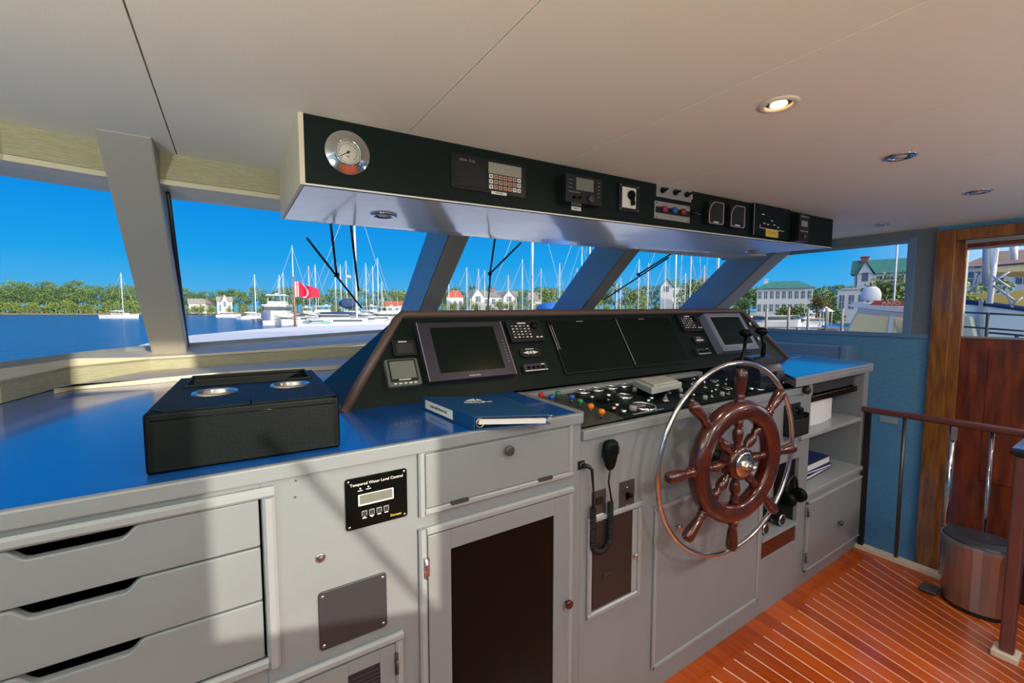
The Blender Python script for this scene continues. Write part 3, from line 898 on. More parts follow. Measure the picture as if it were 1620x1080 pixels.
oh = thing('overhead_console', 'long black-fronted instrument box hanging from the ceiling over the dashboard', 'overhead console', (.2, 1.45, 1.77))
fa = V((.2, 1.45, 1.772)); fb = V((3.27, 1.275, 1.797)); ga = V((.2, 2.05, 1.775)); gb = V((3.13, 1.75, 1.795)); gm_ = V((1.7, 2.06, 1.79))
top = lambda p: V((p.x, p.y, zc - .001))
n_ = BF.n
b = MB(); b.prism([fa, fb, top(fb), top(fa)], -n_ * .012); b.build('front_panel', black_m, oh)
bot_m = mat('pale_brushed_board', (.84, .85, .87), .2, noise=.10, nscale=9, stretch=(1, 14, 14), coat=.8)
b = MB(); up_ = V((0, 0, .008))
b.add([fa + V((0, .012, 0)), fb + V((0, .012, 0)), gb, gm_, ga], [(0, 1, 2, 3, 4)]); b.prism([p + up_ for p in (fa + V((0, .012, 0)), fb + V((0, .012, 0)), gb, gm_, ga)], (0, 0, .004))
b.build('underside_board', bot_m, oh)
b = MB(); b.prism([fa + V((-.002, 0, 0)), ga + V((-.002, 0, 0)), top(ga) + V((-.002, .0, 0)), top(fa) + V((-.002, 0, 0))], (-.010, 0, 0)); b.build('side_board', cream_m, oh)
b = MB(); b.prism([fb, gb, top(gb), top(fb)], (.01, 0, 0)); b.build('side_board', black_m, oh)
b = MB(); b.prism([gb, gm_, top(gm_), top(gb)], (0, .01, 0)); b.prism([gm_, ga, top(ga), top(gm_)], (0, .01, 0)); b.build('back_board', cream_m, oh)
b = MB(); b.prism([fa + n_ * .002, fb + n_ * .002, fb + n_ * .002 + V((0, 0, .005)), fa + n_ * .002 + V((0, 0, .005))], -n_ * .004); b.build('edge_strip', whitep_m, oh)
b = MB(); b.prism([fa + V((-.013, -.002, 0)), fa + V((.001, -.002, 0)), top(fa) + V((.001, -.002, 0)), top(fa) + V((-.013, -.002, 0))], (0, .006, 0)); b.build('corner_strip', cream_m, oh)

# pressure gauge
c0 = BF.uv(550, 242); rr_ = (BF.uv(550, 207)[1] - BF.uv(550, 277)[1]) / 2
MG = BF.mat(*c0)
t = thing('pressure_gauge', 'round polished steel dial gauge at the left end of the overhead box', 'gauge', MG)
MB().lathe([(rr_, 0), (rr_, .002), (rr_ * .97, .004), (rr_ * .62, .006), (rr_ * .58, .012), (rr_ * .54, .013), (rr_ * .50, .010), (rr_ * .50, .006), (0, .006)], MG, seg=48).build('flange', chrome_m, t)
rf = rr_ * .50
MB().lathe([(rf, .0062), (rf, .0066), (0, .0066)], MG, seg=40).build('dial', mat('gauge_dial', (.60, .57, .54), .4), t)
b = MB()
for k in range(21):
    a = math.radians(225 - 270 * k / 20); l_ = .16 if k % 2 == 0 else .09
    b.box(((.86 - l_ / 2) * rf, 0, 0), (l_ * rf, .0014, .0004), MG @ T(0, 0, .0069) @ RZ(a))
b.build('scale_marks', blackp_m, t)
b = MB(); b.box((.30 * rf, 0, 0), (1.1 * rf, .0022, .0008), MG @ T(0, 0, .0078) @ RZ(math.radians(213))); b.lathe([(.004, 0), (.004, .002), (0, .002)], MG @ T(0, 0, .007), seg=12); b.build('needle', blackp_m, t)
text('dial_text', 'bar', .008, MG @ T(0, -.35 * rf, .0069), blackp_m, t)
screws(t, [MG @ T(rr_ * .88 * math.cos(a), rr_ * .88 * math.sin(a), .0035) for a in (math.radians(q) for q in (90 - 10, 175, 355))] + [MG @ T(rr_ * .70 * math.cos(a), rr_ * .70 * math.sin(a), .006) for a in (math.radians(q) for q in (215, 320))])

# radio-telephone with keypad
cu, cv, w, h = fit(BF, (714, 241), (832, 262.6), (830, 312), (712, 299))
MR = BF.mat(cu, cv)
t = thing('radio_telephone', 'wide black radio telephone with a speaker grille left of its pale keypad', 'radio', MR)
MB().rbox(w, h, .006, .010, MR).build('housing', blackp_m, t, bevel=.001)
b = MB()
for k in range(11): b.box((0, 0, 0), (w * .36, .0022, .003), MR @ T(-w * .26, h * .20 - k * h * .055, .0065))
b.build('speaker_grille', dgrey_m, t)
text('radio_name', 'SEA 222', .012, MR @ T(-w * .30, h * .33, .0065), grey_m, t, sx=1.5)
cu2, cv2, w2, h2 = fit(BF, (771, 256), (824.8, 266.5), (821.9, 307), (770.5, 300))
MK = BF.mat(cu2, cv2, .006)
MB().rbox(w2, h2, .002, .002, MK).build('keypad_bezel', dgrey_m, t)
MB().rbox(w2 * .98, h2 * .40, .001, .001, MK @ T(0, h2 * .29, .002)).build('display', mat('lcd_beige', (.33, .32, .28), .4, noise=.15, nscale=200), t)
keyc = [whitep_m, mat('key_pink', (.52, .30, .24), .5)]
for r in range(3):
    for k in range(7):
        ky = MB().rbox(w2 * .108, h2 * .14, .002, .001, MK @ T(-w2 * .42 + k * w2 * .14, h2 * (-.02 - .19 * r), .002)).build('key', keyc[0] if k in (0, 6) or (r, k) == (2, 5) else keyc[1], t)
        MB().rbox(w2 * .05, h2 * .05, .0005, .0005, MK @ T(-w2 * .42 + k * w2 * .14, h2 * (-.02 - .19 * r), .004)).build('key_mark', dgrey_m, ky)
MB().rbox(w2 * .45, h2 * .11, .001, .001, BF.mat(cu2 - w2 * .18, cv2 - h2 * .60, .0065)).build('paper_label', whitep_m, t)
text('label_text', 'WHZ 5026', .007, BF.mat(cu2 - w2 * .18, cv2 - h2 * .60, .0078), blackp_m, t)

# ssb control head
off = .05
cu, cv, w, h = fit(BF, (897, 274), (953.3, 284), (951.5, 325.7), (893, 318), off=off)
MR = BF.mat(cu, cv)
t = thing('marine_radio', 'boxy black marine radio with a small grey-green screen and big tuning knob', 'radio', MR)
MB().rbox(w, h, off, .003, MR).build('housing', blackp_m, t, bevel=.0015)
cl = fit(BF, (912, 280), (939.5, 286), (938, 304), (911, 300), off=off)
MB().rbox(cl[2], cl[3], .0015, .001, BF.mat(cl[0], cl[1], off)).build('display', lgrey_m, t)
kq = BF.uv(934, 315, off)
MB().lathe([(.016, 0), (.015, .010), (.013, .012), (0, .012)], BF.mat(*kq, off), seg=24).build('tuning_knob', dgrey_m, t)
for px_, py_ in ((908, 312), (917, 313)):
    MB().lathe([(.006, 0), (.0055, .009), (0, .009)], BF.mat(*BF.uv(px_, py_, off), off), seg=16).build('small_knob', blackg_m, t)
for k in range(5): MB().rbox(.007, .003, .002, .001, BF.mat(cu + w * .40, cv + h * (.34 - k * .13), off)).build('button', grey_m, t)
for k in range(4): MB().rbox(.018, .004, .002, .001, BF.mat(cu - w * .38, cv + h * (.30 - k * .14), off)).build('button', mat('green_grey', (.05, .13, .11), .4), t)
for k in range(5): MB().rbox(.006, .004, .002, .001, BF.mat(cu - w * .40 + k * .012, cv - h * .13, off)).build('button', grey_m, t)
cl = fit(BF, (904, 326), (919, 328), (919, 334), (904, 332))
o = MB().rbox(cl[2], cl[3], .001, .001, BF.mat(cl[0], cl[1])).build('name_label', whitep_m); tag(o, 'tiny white name label stuck under the boxy marine radio', 'label')
text('label_text', 'REMOTE', .007, BF.mat(cl[0], cl[1], .0012), blackp_m, o)

# rotary searchlight switch
cu, cv, w, h = fit(BF, (979, 290), (1010, 295), (1008, 338), (975, 333)); MR = BF.mat(cu, cv)
t = thing('rotary_switch', 'black square plate with a white inset and a black rotary handle', 'switch', MR)
MB().rbox(w, h, .010, .002, MR).build('plate', blackp_m, t, bevel=.001)
MB().rbox(w * .66, h * .74, .003, .002, MR @ T(-.004, 0, .010)).build('inset', whitep_m, t)
b = MB(); b.lathe([(.020, 0), (.019, .012), (0, .014)], MR @ T(.004, .012, .012), seg=20); b.box((0, 0, 0), (.014, .055, .012), MR @ T(.006, -.006, .024) @ RZ(.15)); b.build('handle', blackg_m, t)
screws(t, [MR @ T(i * w * .42, j * h * .42, .010) for i in (-1, 1) for j in (-1, 1)])

# two silver plates of knobs
cu, cv, w, h = fit(BF, (1039, 290.5), (1096, 301), (1093.5, 320), (1037, 311)); MR = BF.mat(cu, cv)
t = thing('wiper_switch_plate', 'silver plate with three black knobs, upper of the two knob plates', 'switch panel', MR)
b = MB(); b.prism([MR @ V(p) for p in ((-w / 2, -h / 2, 0), (w / 2 - .008, -h / 2, 0), (w / 2 - .008, -h / 2 + .012, 0), (w / 2 + .004, -h / 2 + .018, 0), (w / 2, h * .30, 0), (w / 2 - .01, h / 2, 0), (-w / 2, h / 2, 0))], BF.n * .003); b.build('plate', grey_m, t, bevel=.0008)
for px_, py_ in ((1047, 301.5), (1067, 304.9), (1085, 308.3)):
    q = BF.uv(px_, py_); k_ = MB().lathe([(.014, 0), (.012, .012), (0, .013)], BF.mat(q[0], q[1], .003), seg=18).build('knob', blackp_m, t)
    MB().box((0, 0, 0), (.040, .010, .012), BF.mat(q[0], q[1], .016) @ RZ(.35)).build('pointer', blackg_m, k_)
cu, cv, w, h = fit(BF, (1035.7, 318), (1092.4, 326), (1088.7, 352), (1034, 345.6)); MR = BF.mat(cu, cv)
t = thing('horn_switch_plate', 'silver plate with magenta, blue and red knobs, lower of the two knob plates', 'switch panel', MR)
MB().rbox(w, h, .003, .002, MR).build('plate', grey_m, t, bevel=.0008)
MB().rbox(w * .94, h * .34, .006, .003, MR @ T(0, 0, .003)).build('backing_strip', blackp_m, t)
for px_, py_, mm, nm in ((1048, 331.4, mat('magenta_plastic', (.35, .02, .12), .35), 'magenta knob'), (1063.5, 333.6, bluep_m, 'blue knob'), (1077, 336, mat('dark_red_plastic', (.25, .015, .03), .35), 'dark red knob')):
    q = BF.uv(px_, py_); MB().lathe([(.015, 0), (.014, .012), (.008, .016), (0, .016)], BF.mat(q[0], q[1], .009), seg=18).build('knob', mm, t, label=nm)
screws(t, [MR @ T(i * w * .44, j * h * .40, .003) for i in (-1, 1) for j in (-1, 1)], mt=blackp_m)
q = BF.uv(1093, 337); q2 = BF.uv(1113, 335)
ch = [BF.at(q[0], q[1], .016), BF.at((q[0] + q2[0]) / 2, (q[1] + q2[1]) / 2 - .012, .014), BF.at(q2[0], q2[1], .008)]
b = MB(); b.lathe([(.012, 0), (.006, .03), (0, .032)], BF.mat(q[0], q[1], .012) @ RY(PI / 2), seg=12); b.build('key_plug', blackp_m, t)
o = MB().tube(ch, .0028, 6).build('key_chain', chrome_m); tag(o, 'short silver ball chain slung between the lower knob plate and the left speaker', 'chain')

# speakers
for lab, cs in (('left of the two small black speakers with silver rims on the overhead box', ((1124, 318), (1147.5, 321), (1142, 356.6), (1118, 352.4))),
                ('right of the two small black speakers with silver rims on the overhead box', ((1158, 324), (1180.5, 327), (1175.5, 361.3), (1152.7, 358)))):
    off = .03; cu, cv, w, h = fit(BF, *cs, off=off); MR = BF.mat(cu, cv)
    t = thing('loudspeaker', lab, 'speaker', MR)
    MB().rbox(w, h, off, .008, MR, seg=5).build('housing', blackp_m, t, bevel=.001)
    o1 = []; o2 = []
    for (x_, y_) in ((-.5, -.42), (-.42, -.5), (.42, -.5), (.5, -.42), (.5, .46), (.46, .5), (-.15, .5), (-.38, .32), (-.5, .05)):
        o1.append(MR @ V((x_ * w, y_ * h, off))); o2.append(MR @ V((x_ * w * .86, y_ * h * .90, off)))
    MB().ring(o1, o2, BF.n * .003).build('silver_rim', chrome_m, t)
    b = MB()
    for k in range(12): b.box((0, 0, 0), (w * .7, .002, .002), MR @ T(0, h * (.36 - k * .055), off + .0006))
    b.build('grille', dgrey_m, t)
    MB().rbox(w * .34, .006, .001, .001, MR @ T(0, -h * .40, off + .001)).build('name_badge', whitep_m, t)

# alarm box with yellow sticker
off = .02; cu, cv, w, h = fit(BF, (1196, 320), (1253, 333), (1247, 377), (1189, 371.6), off=off); MR = BF.mat(cu, cv)
t = thing('alarm_box', 'flat black alarm panel with white markings and a yellow sticker', 'alarm panel', MR)
MB().rbox(w, h, off, .002, MR).build('housing', black_m, t, bevel=.001)
b = MB(); b.box((0, 0, 0), (.004, h, .002), MR @ T(-w / 2 + .002, 0, off + .0008)); b.build('edge_highlight_strip', grey_m, t)
b = MB()
for (x_, y_, w_) in ((-.26, .18, .07), (-.22, -.10, .055), (-.12, -.12, .055), (.05, -.10, .055), (.16, -.16, .055), (-.02, .02, .05)):
    b.box((0, 0, 0), (w_ * w, .005, .0008), MR @ T(x_ * w, y_ * h, off + .0005))
b.box((0, 0, 0), (w * .66, .003, .0008), MR @ T(-.0 * w, -h * .26, off + .0005)); b.box((0, 0, 0), (.003, h * .12, .0008), MR @ T(-.33 * w, -h * .21, off + .0005))
b.build('white_markings', whitep_m, t)
cl = fit(BF, (1211.5, 361.4), (1231, 364.6), (1230, 376.2), (1210, 373.9), off=off)
MB().rbox(cl[2], cl[3], .001, .001, BF.mat(cl[0], cl[1], off + .0015)).build('yellow_sticker', yellow_m, t, label='yellow sticker')
b = MB()
for k in range(2): b.box((0, 0, 0), (cl[2] * .7, .0022, .0006), BF.mat(cl[0], cl[1] + .006 - .010 * k, off + .0028))
b.build('sticker_lines', mat('brown_print', (.30, .16, .02), .6), t)
# last radio
off = .06; cu, cv, w, h = fit(BF, (1266, 335), (1281.5, 340.5), (1279, 382), (1263, 381), off=off); MR = BF.mat(cu, cv)
t = thing('intercom_radio', 'narrow black intercom standing proud at the right end of the overhead box', 'intercom', MR)
MB().rbox(w, h, off, .003, MR).build('housing', blackp_m, t, bevel=.001)
MB().rbox(w * .6, h * .2, .001, .001, MR @ T(0, h * .13, off)).build('display', grey_m, t)
for k in range(4):
    MB().rbox(w * .12, h * .05, .002, .001, MR @ T(w * (-.3 + .2 * k), h * .38, off)).build('button', grey_m, t)
    MB().rbox(w * .12, h * .05, .002, .001, MR @ T(w * (-.3 + .2 * k), -h * .14, off)).build('button', grey_m, t)
MB().lathe([(.014, 0), (.011, .010), (0, .010)], MR @ T(0, -h * .32, off), seg=16).build('knob', gun_m, t)

# downlights in the ceiling and under the box
def downlight(x, y, z, r, lit, lab, grp=None):
    t = thing('downlight', lab, 'ceiling light', (x, y, z), grp)
    Md = T(x, y, z) @ RX(PI)
    MB().lathe([(r, 0), (r, .003), (r * .85, .006), (r * .68, .005), (r * .62, .0005), (r * .62, 0)], Md, seg=32, caps=False).build('rim', chrome_m if not lit else mat('lamplit_rim', (.75, .68, .6), .3), t)  # lit rim: the lamp's warm glow is put into its colour
    MB().lathe([(r * .64, .0005), (r * .5, -.0), (r * .38, .001), (0, .001)], Md, seg=24, caps=False).build('reflector', chrome_m, t)
    MB().lathe([(r * .42, .0015), (r * .36, .004), (0, .005)], Md, seg=16).build('lamp', mat('lit_lamp', (1, .62, .20), .5, emit=14) if lit else mat('unlit_lamp', (.5, .5, .5), .3), t)
    return t
for (px_, py_, z_, r_, lit, lab) in ((1232, 164, zc, .052, True, 'lit warm downlight, nearest and largest on the ceiling'),
                                     (1424, 247, zc, .052, False, 'unlit chrome downlight on the ceiling, next one past the lit lamp'),
                                     (1548, 303, zc, .052, False, 'unlit chrome downlight above the wooden door side of the ceiling'),
                                     (1394, 355, zc, .045, False, 'small unlit downlight near the starboard window head'),
                                     (607, 340, 1.7755, .052, False, 'unlit downlight under the left end of the overhead box'),
                                     (1192, 398, 1.792, .050, False, 'unlit downlight under the right end of the overhead box')):
    p = on(px_, py_, 2, z_)
    downlight(p.x, p.y, z_ - .001, r_, lit, lab)

# ================================================================== instruments on the dashboard
def inst(name, lab, cat, cs, off, F=DF, body=blackp_m, r=.004, grp=None):
    cu, cv, w, h = fit(F, *cs, off=off); M_ = F.mat(cu, cv)
    t = thing(name, lab, cat, M_, grp)
    MB().rbox(w, h, off, r, M_).build('housing', body, t, bevel=min(.0015, off * .3))
    return t, M_ @ T(0, 0, off), w, h


def zoomscreen(t, cs, off, mt, par_label=None):
    c = fit(DF, *cs, off=off); return MB().rbox(c[2], c[3], .001, .001, DF.mat(c[0], c[1], off)).build('screen', mt, t)


t, Mt, w, h = inst('radar_display', 'big square radar display with a wide dark violet bezel, left on the dashboard', 'display', ((658, 511), (791.5, 507.7), (817.3, 590), (679.6, 604.8)), .03, body=mat('violet_black_plastic', (.028, .026, .05), .4))
zoomscreen(t, ((680.8, 518), (780, 516.8), (798.4, 580.8), (696.7, 591)), .031, screen_m)
for k in range(8): MB().rbox(.005, .003, .0015, .001, Mt @ T(w * .45, h * (.12 - k * .055), 0)).build('button', grey_m, t)
text('brand_plate', 'FURUNO', .008, Mt @ T(0, -h * .46, .0006), whitep_m, t, sx=1.4)
for x_ in (-w / 2 + .0015, w / 2 - .001): MB().box((0, 0, 0), (.0025, h, .002), Mt @ T(x_, 0, .0005)).build('edge_strip', grey_m, t)

t, Mt, w, h = inst('depth_display', 'small grey-screened display with a row of buttons, lower left on the dashboard', 'display', ((609, 569.4), (659.7, 565), (668, 607), (614.5, 612.8)), .022, body=mat('grey_green_plastic', (.10, .115, .11), .4), r=.008)
MB().rbox(w * .84, h * .80, .001, .003, Mt @ T(0, h * .06, 0)).build('bezel', blackp_m, t)
MB().rbox(w * .74, h * .64, .001, .002, Mt @ T(0, h * .08, .001)).build('screen', lgrey_m, t)
MB().rbox(w * .36, h * .035, .0008, .001, Mt @ T(0, -h * .28, .0012)).build('name_badge', whitep_m, t)
for k in range(5): MB().rbox(w * .09, h * .045, .002, .001, Mt @ T(w * (-.3 + .15 * k), -h * .41, 0)).build('button', whitep_m, t)
t, Mt, w, h = inst('cover_box', 'little black box with a white badge between the padded rim and the radar display', 'instrument', ((620, 538), (656, 536), (661, 560), (623, 563)), .012)
MB().rbox(w * .36, .004, .0008, .001, Mt @ T(-w * .05, h * .36, 0)).build('name_badge', whitep_m, t)
b = MB()
for k in range(4): b.rbox(w * (.7 - .16 * k), h * (.6 - .14 * k), .0006, .001, Mt @ T(0, -h * .06, .0006 * k))
b.build('stepped_face', dgrey_m, t)

def keypad(lab, cs):
    t, Mt, w, h = inst('radar_keypad', lab, 'keypad', cs, .016)
    MB().rbox(w * .24, .006, .0006, .001, Mt @ T(-w * .06, h * .36, 0)).build('name_badge', whitep_m, t)
    for r in range(5):
        for k in range(5):
            MB().rbox(w * .055, h * .05, .0012, .001, Mt @ T(-w * .36 + k * w * .115, h * (.22 - r * .13), 0)).build('key', whitep_m if (r + k) % 3 else grey_m, t)
    MB().lathe([(w * .10, 0), (w * .09, .010), (0, .011)], Mt @ T(w * .28, h * .22, 0), seg=20).build('trackball', blackg_m, t)
    for x_ in (.28, .40): MB().rbox(w * .07, h * .06, .001, .001, Mt @ T(w * x_, -h * .32, 0)).build('key', whitep_m, t)
keypad('black keypad full of small white keys between the radar display and the left screen', ((801.8, 507.7), (853, 505.4), (863, 538), (807.5, 540.8)))
keypad('black keypad full of small white keys right of the two dark screens', ((1071, 497), (1102, 496.7), (1114, 521.7), (1083, 524.4)))

def bowtie(lab, cs):
    cu, cv, w, h = fit(DF, *cs, off=.01); M_ = DF.mat(cu, cv); t = thing('monitor_control', lab, 'control', M_)
    MB().rbox(w, h, .010, min(w, h) * .45, M_, seg=6).build('housing', blackp_m, t, bevel=.001)
    Mt = M_ @ T(0, 0, .0102); b = MB()
    for s_ in (-1, 1): b.prism([Mt @ V((s_ * w * .10, h * .12, 0)), Mt @ V((s_ * w * .36, -h * .05, 0)), Mt @ V((s_ * w * .10, -h * .24, 0))], DF.n * .0006)
    b.lathe([(h * .16, 0), (h * .16, .0006), (0, .0006)], Mt @ T(0, -h * .05, 0), seg=14); b.box((0, 0, 0), (w * .38, h * .07, .0006), Mt @ T(-w * .02, h * .30, 0)); b.build('white_symbols', whitep_m, t)
bowtie('oval black control with a white arrow symbol below the left keypad', ((822, 550), (854, 547.5), (857, 562.5), (824, 566)))
bowtie('oval black control with a white arrow symbol below the right keypad', ((1096, 532), (1114, 531), (1118, 542), (1099, 544)))

def bar(lab, cs):
    t, Mt, w, h = inst('button_bar', lab, 'control', cs, .018, body=dgrey_m)
    for k in range(4): MB().rbox(w * .14, h * .34, .0015, .001, Mt @ T(w * (-.30 + .2 * k), -h * .02, 0)).build('button', blackg_m, t)
    b = MB(); b.box((0, 0, 0), (w * .98, .003, .001), Mt @ T(0, -h * .40, .0006)); b.box((0, 0, 0), (w * .14, .004, .0008), Mt @ T(w * .33, h * .34, .0004)); b.build('white_lines', whitep_m, t)
bar('small bar of four black buttons low on the dashboard left of the dark screens', ((827, 576), (863.5, 572.8), (867.6, 584), (831.5, 588.8)))
bar('small bar of four black buttons low on the dashboard beside the grey-framed monitor', ((1102, 551), (1120, 550), (1126.7, 559), (1105.5, 561)))

for lab, cs, ed in (('left of the two big dark screens flush in the dashboard', ((865, 506.7), (967, 502.6), (1006, 580), (896, 592)), True), ('right of the two big dark screens flush in the dashboard', ((970, 503), (1059, 499.3), (1092, 572.7), (1008, 580)), False)):
    t, Mt, w, h = inst('chart_screen', lab, 'screen', cs, .010, r=.002)
    MB().rbox(w * .97, h * .96, .0012, .001, Mt).build('screen', screen_m, t)
    MB().rbox(w * .10, .004, .0005, .001, Mt @ T(-w * .05, h * .45, .0014)).build('name_badge', grey_m, t)
    MB().box((0, 0, 0), (.0025, h * (.45 if ed else .9), .002), Mt @ T(-w * .49, h * (.16 if ed else 0), .001)).build('edge_strip', grey_m, t)
    if ed: MB().box((0, 0, 0), (.0025, h * .45, .002), Mt @ T(-w * .465, h * .16, .0018)).build('edge_strip', grey_m, t)

t, Mt, w, h = inst('grey_monitor', 'grey-blue framed monitor at the right end of the dashboard beside the throttle', 'monitor', ((1114, 495.6), (1171, 495), (1201, 550.6), (1144.4, 555.6)), .045, body=mat('grey_blue_plastic', (.17, .20, .30), .35))
MB().ring([Mt @ V((s_ * w * .43, q_ * h * .43, 0)) for s_, q_ in ((-1, -.9), (1, -.9), (1, .98), (-1, .98))], [Mt @ V((s_ * w * .40, q_ * h * .40, 0)) for s_, q_ in ((-1, -.88), (1, -.88), (1, .98), (-1, .98))], DF.n * .0015).build('bezel', grey_m, t)
MB().rbox(w * .80, h * .74, .001, .002, Mt @ T(0, h * .02, .0005)).build('screen', screen_m, t)
MB().rbox(w * .22, .004, .0008, .001, Mt @ T(w * .1, -h * .42, 0)).build('name_badge', whitep_m, t)
for lab, p_ in (('steel oval socket beside the upper right corner of the grey-blue monitor', (1186, 513)), ('steel ring socket right behind the throttle knobs', (1199, 536))):
    q = DF.uv(*p_); o = MB().lathe([(.014, 0), (.014, .006), (.009, .008), (.008, .003), (0, .003)], DF.mat(*q), seg=18).build('dash_socket', chrome_m); tag(o, lab, 'socket')

# ================================================================== flat switch panel between dashboard and lip
def hu(px, py): return HF.uv(px, py)
def cap(par, p, mt, r=.010, hh=.022, lab=None, nm='indicator'):
    q = hu(*p); k_ = MB().lathe([(r * .55, 0), (r * .55, hh * .6), (r * .5, hh * .62)], HF.mat(*q, .001), seg=14).build(nm, chrome_m, par)
    MB().lathe([(r, hh * .45), (r, hh * .85), (r * .7, hh), (0, hh)], HF.mat(*q, .001), seg=16).build('cap', mt, k_, label=lab)
def gauge(par, p, r, tilt=0):
    q = hu(*p); M_ = HF.mat(*q, .001)
    g_ = MB().lathe([(r, 0), (r, .006), (r * .88, .009), (r * .80, .006), (r * .8, .003)], M_, seg=28, caps=False).build('gauge_rim', chrome_m, par)
    MB().lathe([(r * .84, .002), (r * .84, .0028), (0, .0028)], M_, seg=24).build('gauge_face', blackg_m, g_)
    b = MB(); b.box((r * .25, 0, 0), (r * .8, .0015, .0006), M_ @ T(0, 0, .0034) @ RZ(2.2 + 30 * q[0])); b.build('needle', whitep_m, g_)
def knobh(par, q, r, mt, hh=.016):
    MB().lathe([(r, 0), (r * .92, hh), (r * .7, hh * 1.05), (0, hh * 1.05)], HF.mat(*q, .001), seg=16).build('knob', mt, par)
def toggle(par, q, mt=chrome_m, s=1.0, lean=.4):
    k_ = MB().lathe([(.008 * s, 0), (.008 * s, .004), (.005 * s, .006), (0, .006)], HF.mat(*q, .001), seg=10).build('toggle_collar', chrome_m, par)
    M_ = HF.mat(*q, .005) @ RX(lean)
    MB().lathe([(.002 * s, 0), (.0035 * s, .016 * s), (.0045 * s, .021 * s), (0, .024 * s)], M_, seg=8).build('toggle_lever', mt, k_)
def sub(name, lab, u0, u1, v0, v1, mt):
    t = thing(name, lab, 'switch panel', HF.mat((u0 + u1) / 2, (v0 + v1) / 2, -.006))
    MB().rbox(u1 - u0, v1 - v0, .006, .002, HF.mat((u0 + u1) / 2, (v0 + v1) / 2, -.006)).build('plate', mt, t, bevel=.0008)
    return t
plg = mat('green_grey_panel', (.045, .055, .048), .35)
uA = 1.115; uB = 1.50; uC = 1.84
v1_ = .335; v0_ = .022
t1 = sub('alarm_lamp_board', 'left end panel of the flat switchboard with red, blue, green and orange caps', .90, uA - .002, v0_, v1_, plg)
for p, mm, lb in (((856, 634), red_m, 'red cap'), ((872, 637), bluep_m, 'dark blue cap'), ((882, 631), green_m, 'green cap'), ((904, 637), bluep_m, 'blue cap'), ((917, 644), green_m, 'dark green cap'), ((934, 652), orange_m, 'orange cap'), ((951, 661), orange_m, 'orange cap')):
    cap(t1, p, mm, .011, .03, lb)
t2 = sub('engine_switchboard', 'part of the flat switchboard with four small round gauges in a row', uA, uB - .002, v0_, v1_, black_m)
for p in ((922, 621), (944.5, 617.5), (967, 614.4), (987, 611)): gauge(t2, p, .028)
gauge(t2, (988, 628), .032); gauge(t2, (1018, 644), .048)
for p in ((957, 635), (1019, 624)):
    q = hu(*p); MB().rbox(.062, .040, .004, .003, HF.mat(*q, 0)).build('square_switch', blackg_m, t2)
for p, r, mm in (((936, 632), .010, chrome_m), ((962, 629), .010, chrome_m), ((970, 650), .010, mat('copper', (.55, .28, .2), .25, metal=1)), ((1001, 649), .014, grey_m), ((986, 655), .011, chrome_m), ((1004, 619), .010, grey_m), ((975, 645), .009, chrome_m), ((1030, 634), .009, chrome_m), ((1025, 638), .008, chrome_m)): knobh(t2, hu(*p), r, mm)
MB().rbox(.16, .006, .001, .001, HF.mat(uA + .14, .035, 0)).build('label_strip', grey_m, t2)
t3 = sub('generator_switchboard', 'switch panel with a chrome key and rows of toggles, just left of the steering wheel', uB, uC - .002, v0_, v1_, black_m)
q = hu(1052, 636); b = MB(); b.lathe([(.014, 0), (.014, .010), (.008, .012), (.006, .022), (0, .022)], HF.mat(*q, .001), seg=18); b.build('key_lock', chrome_m, t3)
b = MB(); b.rbox(.026, .022, .003, .008, HF.mat(q[0], q[1], .022) @ RX(PI / 2) @ RY(.5)); b.build('key', chrome_m, t3)
random.seed(3)
for i in range(5):
    for j in range(5):
        q = (uB + .04 + i * .064 + random.uniform(-.01, .01), .052 + j * .058 + random.uniform(-.008, .008))
        if j >= 3 and i < 4: continue
        if random.random() < .45: toggle(t3, q, s=random.uniform(.9, 1.4), lean=random.uniform(-.5, .5))
        elif random.random() < .5: knobh(t3, q, random.uniform(.007, .011), random.choice([chrome_m, grey_m]))
        else: MB().rbox(.034, .024, .005, .003, HF.mat(*q, 0)).build('rocker_switch', blackg_m, t3)
t4 = sub('lighting_switchboard', 'right end panel of the flat switchboard, seen through the steel ring of the steering wheel', uC, 2.29, v0_, v1_, black_m)
for i in range(6):
    for j in range(5):
        q = (uC + .04 + i * .074 + random.uniform(-.01, .01), .052 + j * .058 + random.uniform(-.008, .008))
        if i >= 2 and j >= 1: continue
        k = random.random()
        if k < .4: toggle(t4, q, s=random.uniform(.9, 1.4), lean=random.uniform(-.5, .5))
        elif k < .7: knobh(t4, q, random.uniform(.008, .013), random.choice([chrome_m, grey_m, chrome_m]))
        else: MB().lathe([(.024, 0), (.024, .005), (.020, .007), (.018, .004), (0, .004)], HF.mat(*q, .001), seg=24).build('gauge_rim', chrome_m, t4)
# grey lid lying on the panel
c4 = [on(px_, py_, 2, 1.098) for px_, py_ in ((1001, 601), (1051, 595), (1079, 604), (1031, 614))]
Fl = Frame((c4[0] + c4[2]) / 2, c4[1] - c4[0], V((0, 1, 0)).cross(V((0, 0, 1))).cross(V((0, 0, 1))) * -1 if False else (c4[0] - c4[3]))
t = thing('panel_lid', 'light grey plastic box lid lying on the flat switchboard under the screens', 'lid', Matrix.Translation((c4[0] + c4[2]) / 2 - V((0, 0, .03))))
b = MB(); b.prism([p - V((0, 0, .026)) for p in c4], (0, 0, .026)); b.build('lid_body', mat('pale_grey_plastic', (.42, .46, .45), .45), t, bevel=.004)
cc = sum(c4, V()) / 4
b = MB(); b.prism([cc + (p - cc) * .8 + V((.01, .004, 0)) for p in c4], (0, 0, .006)); b.build('raised_face', mat('pale_grey_plastic2', (.46, .48, .46), .5), t, bevel=.002)

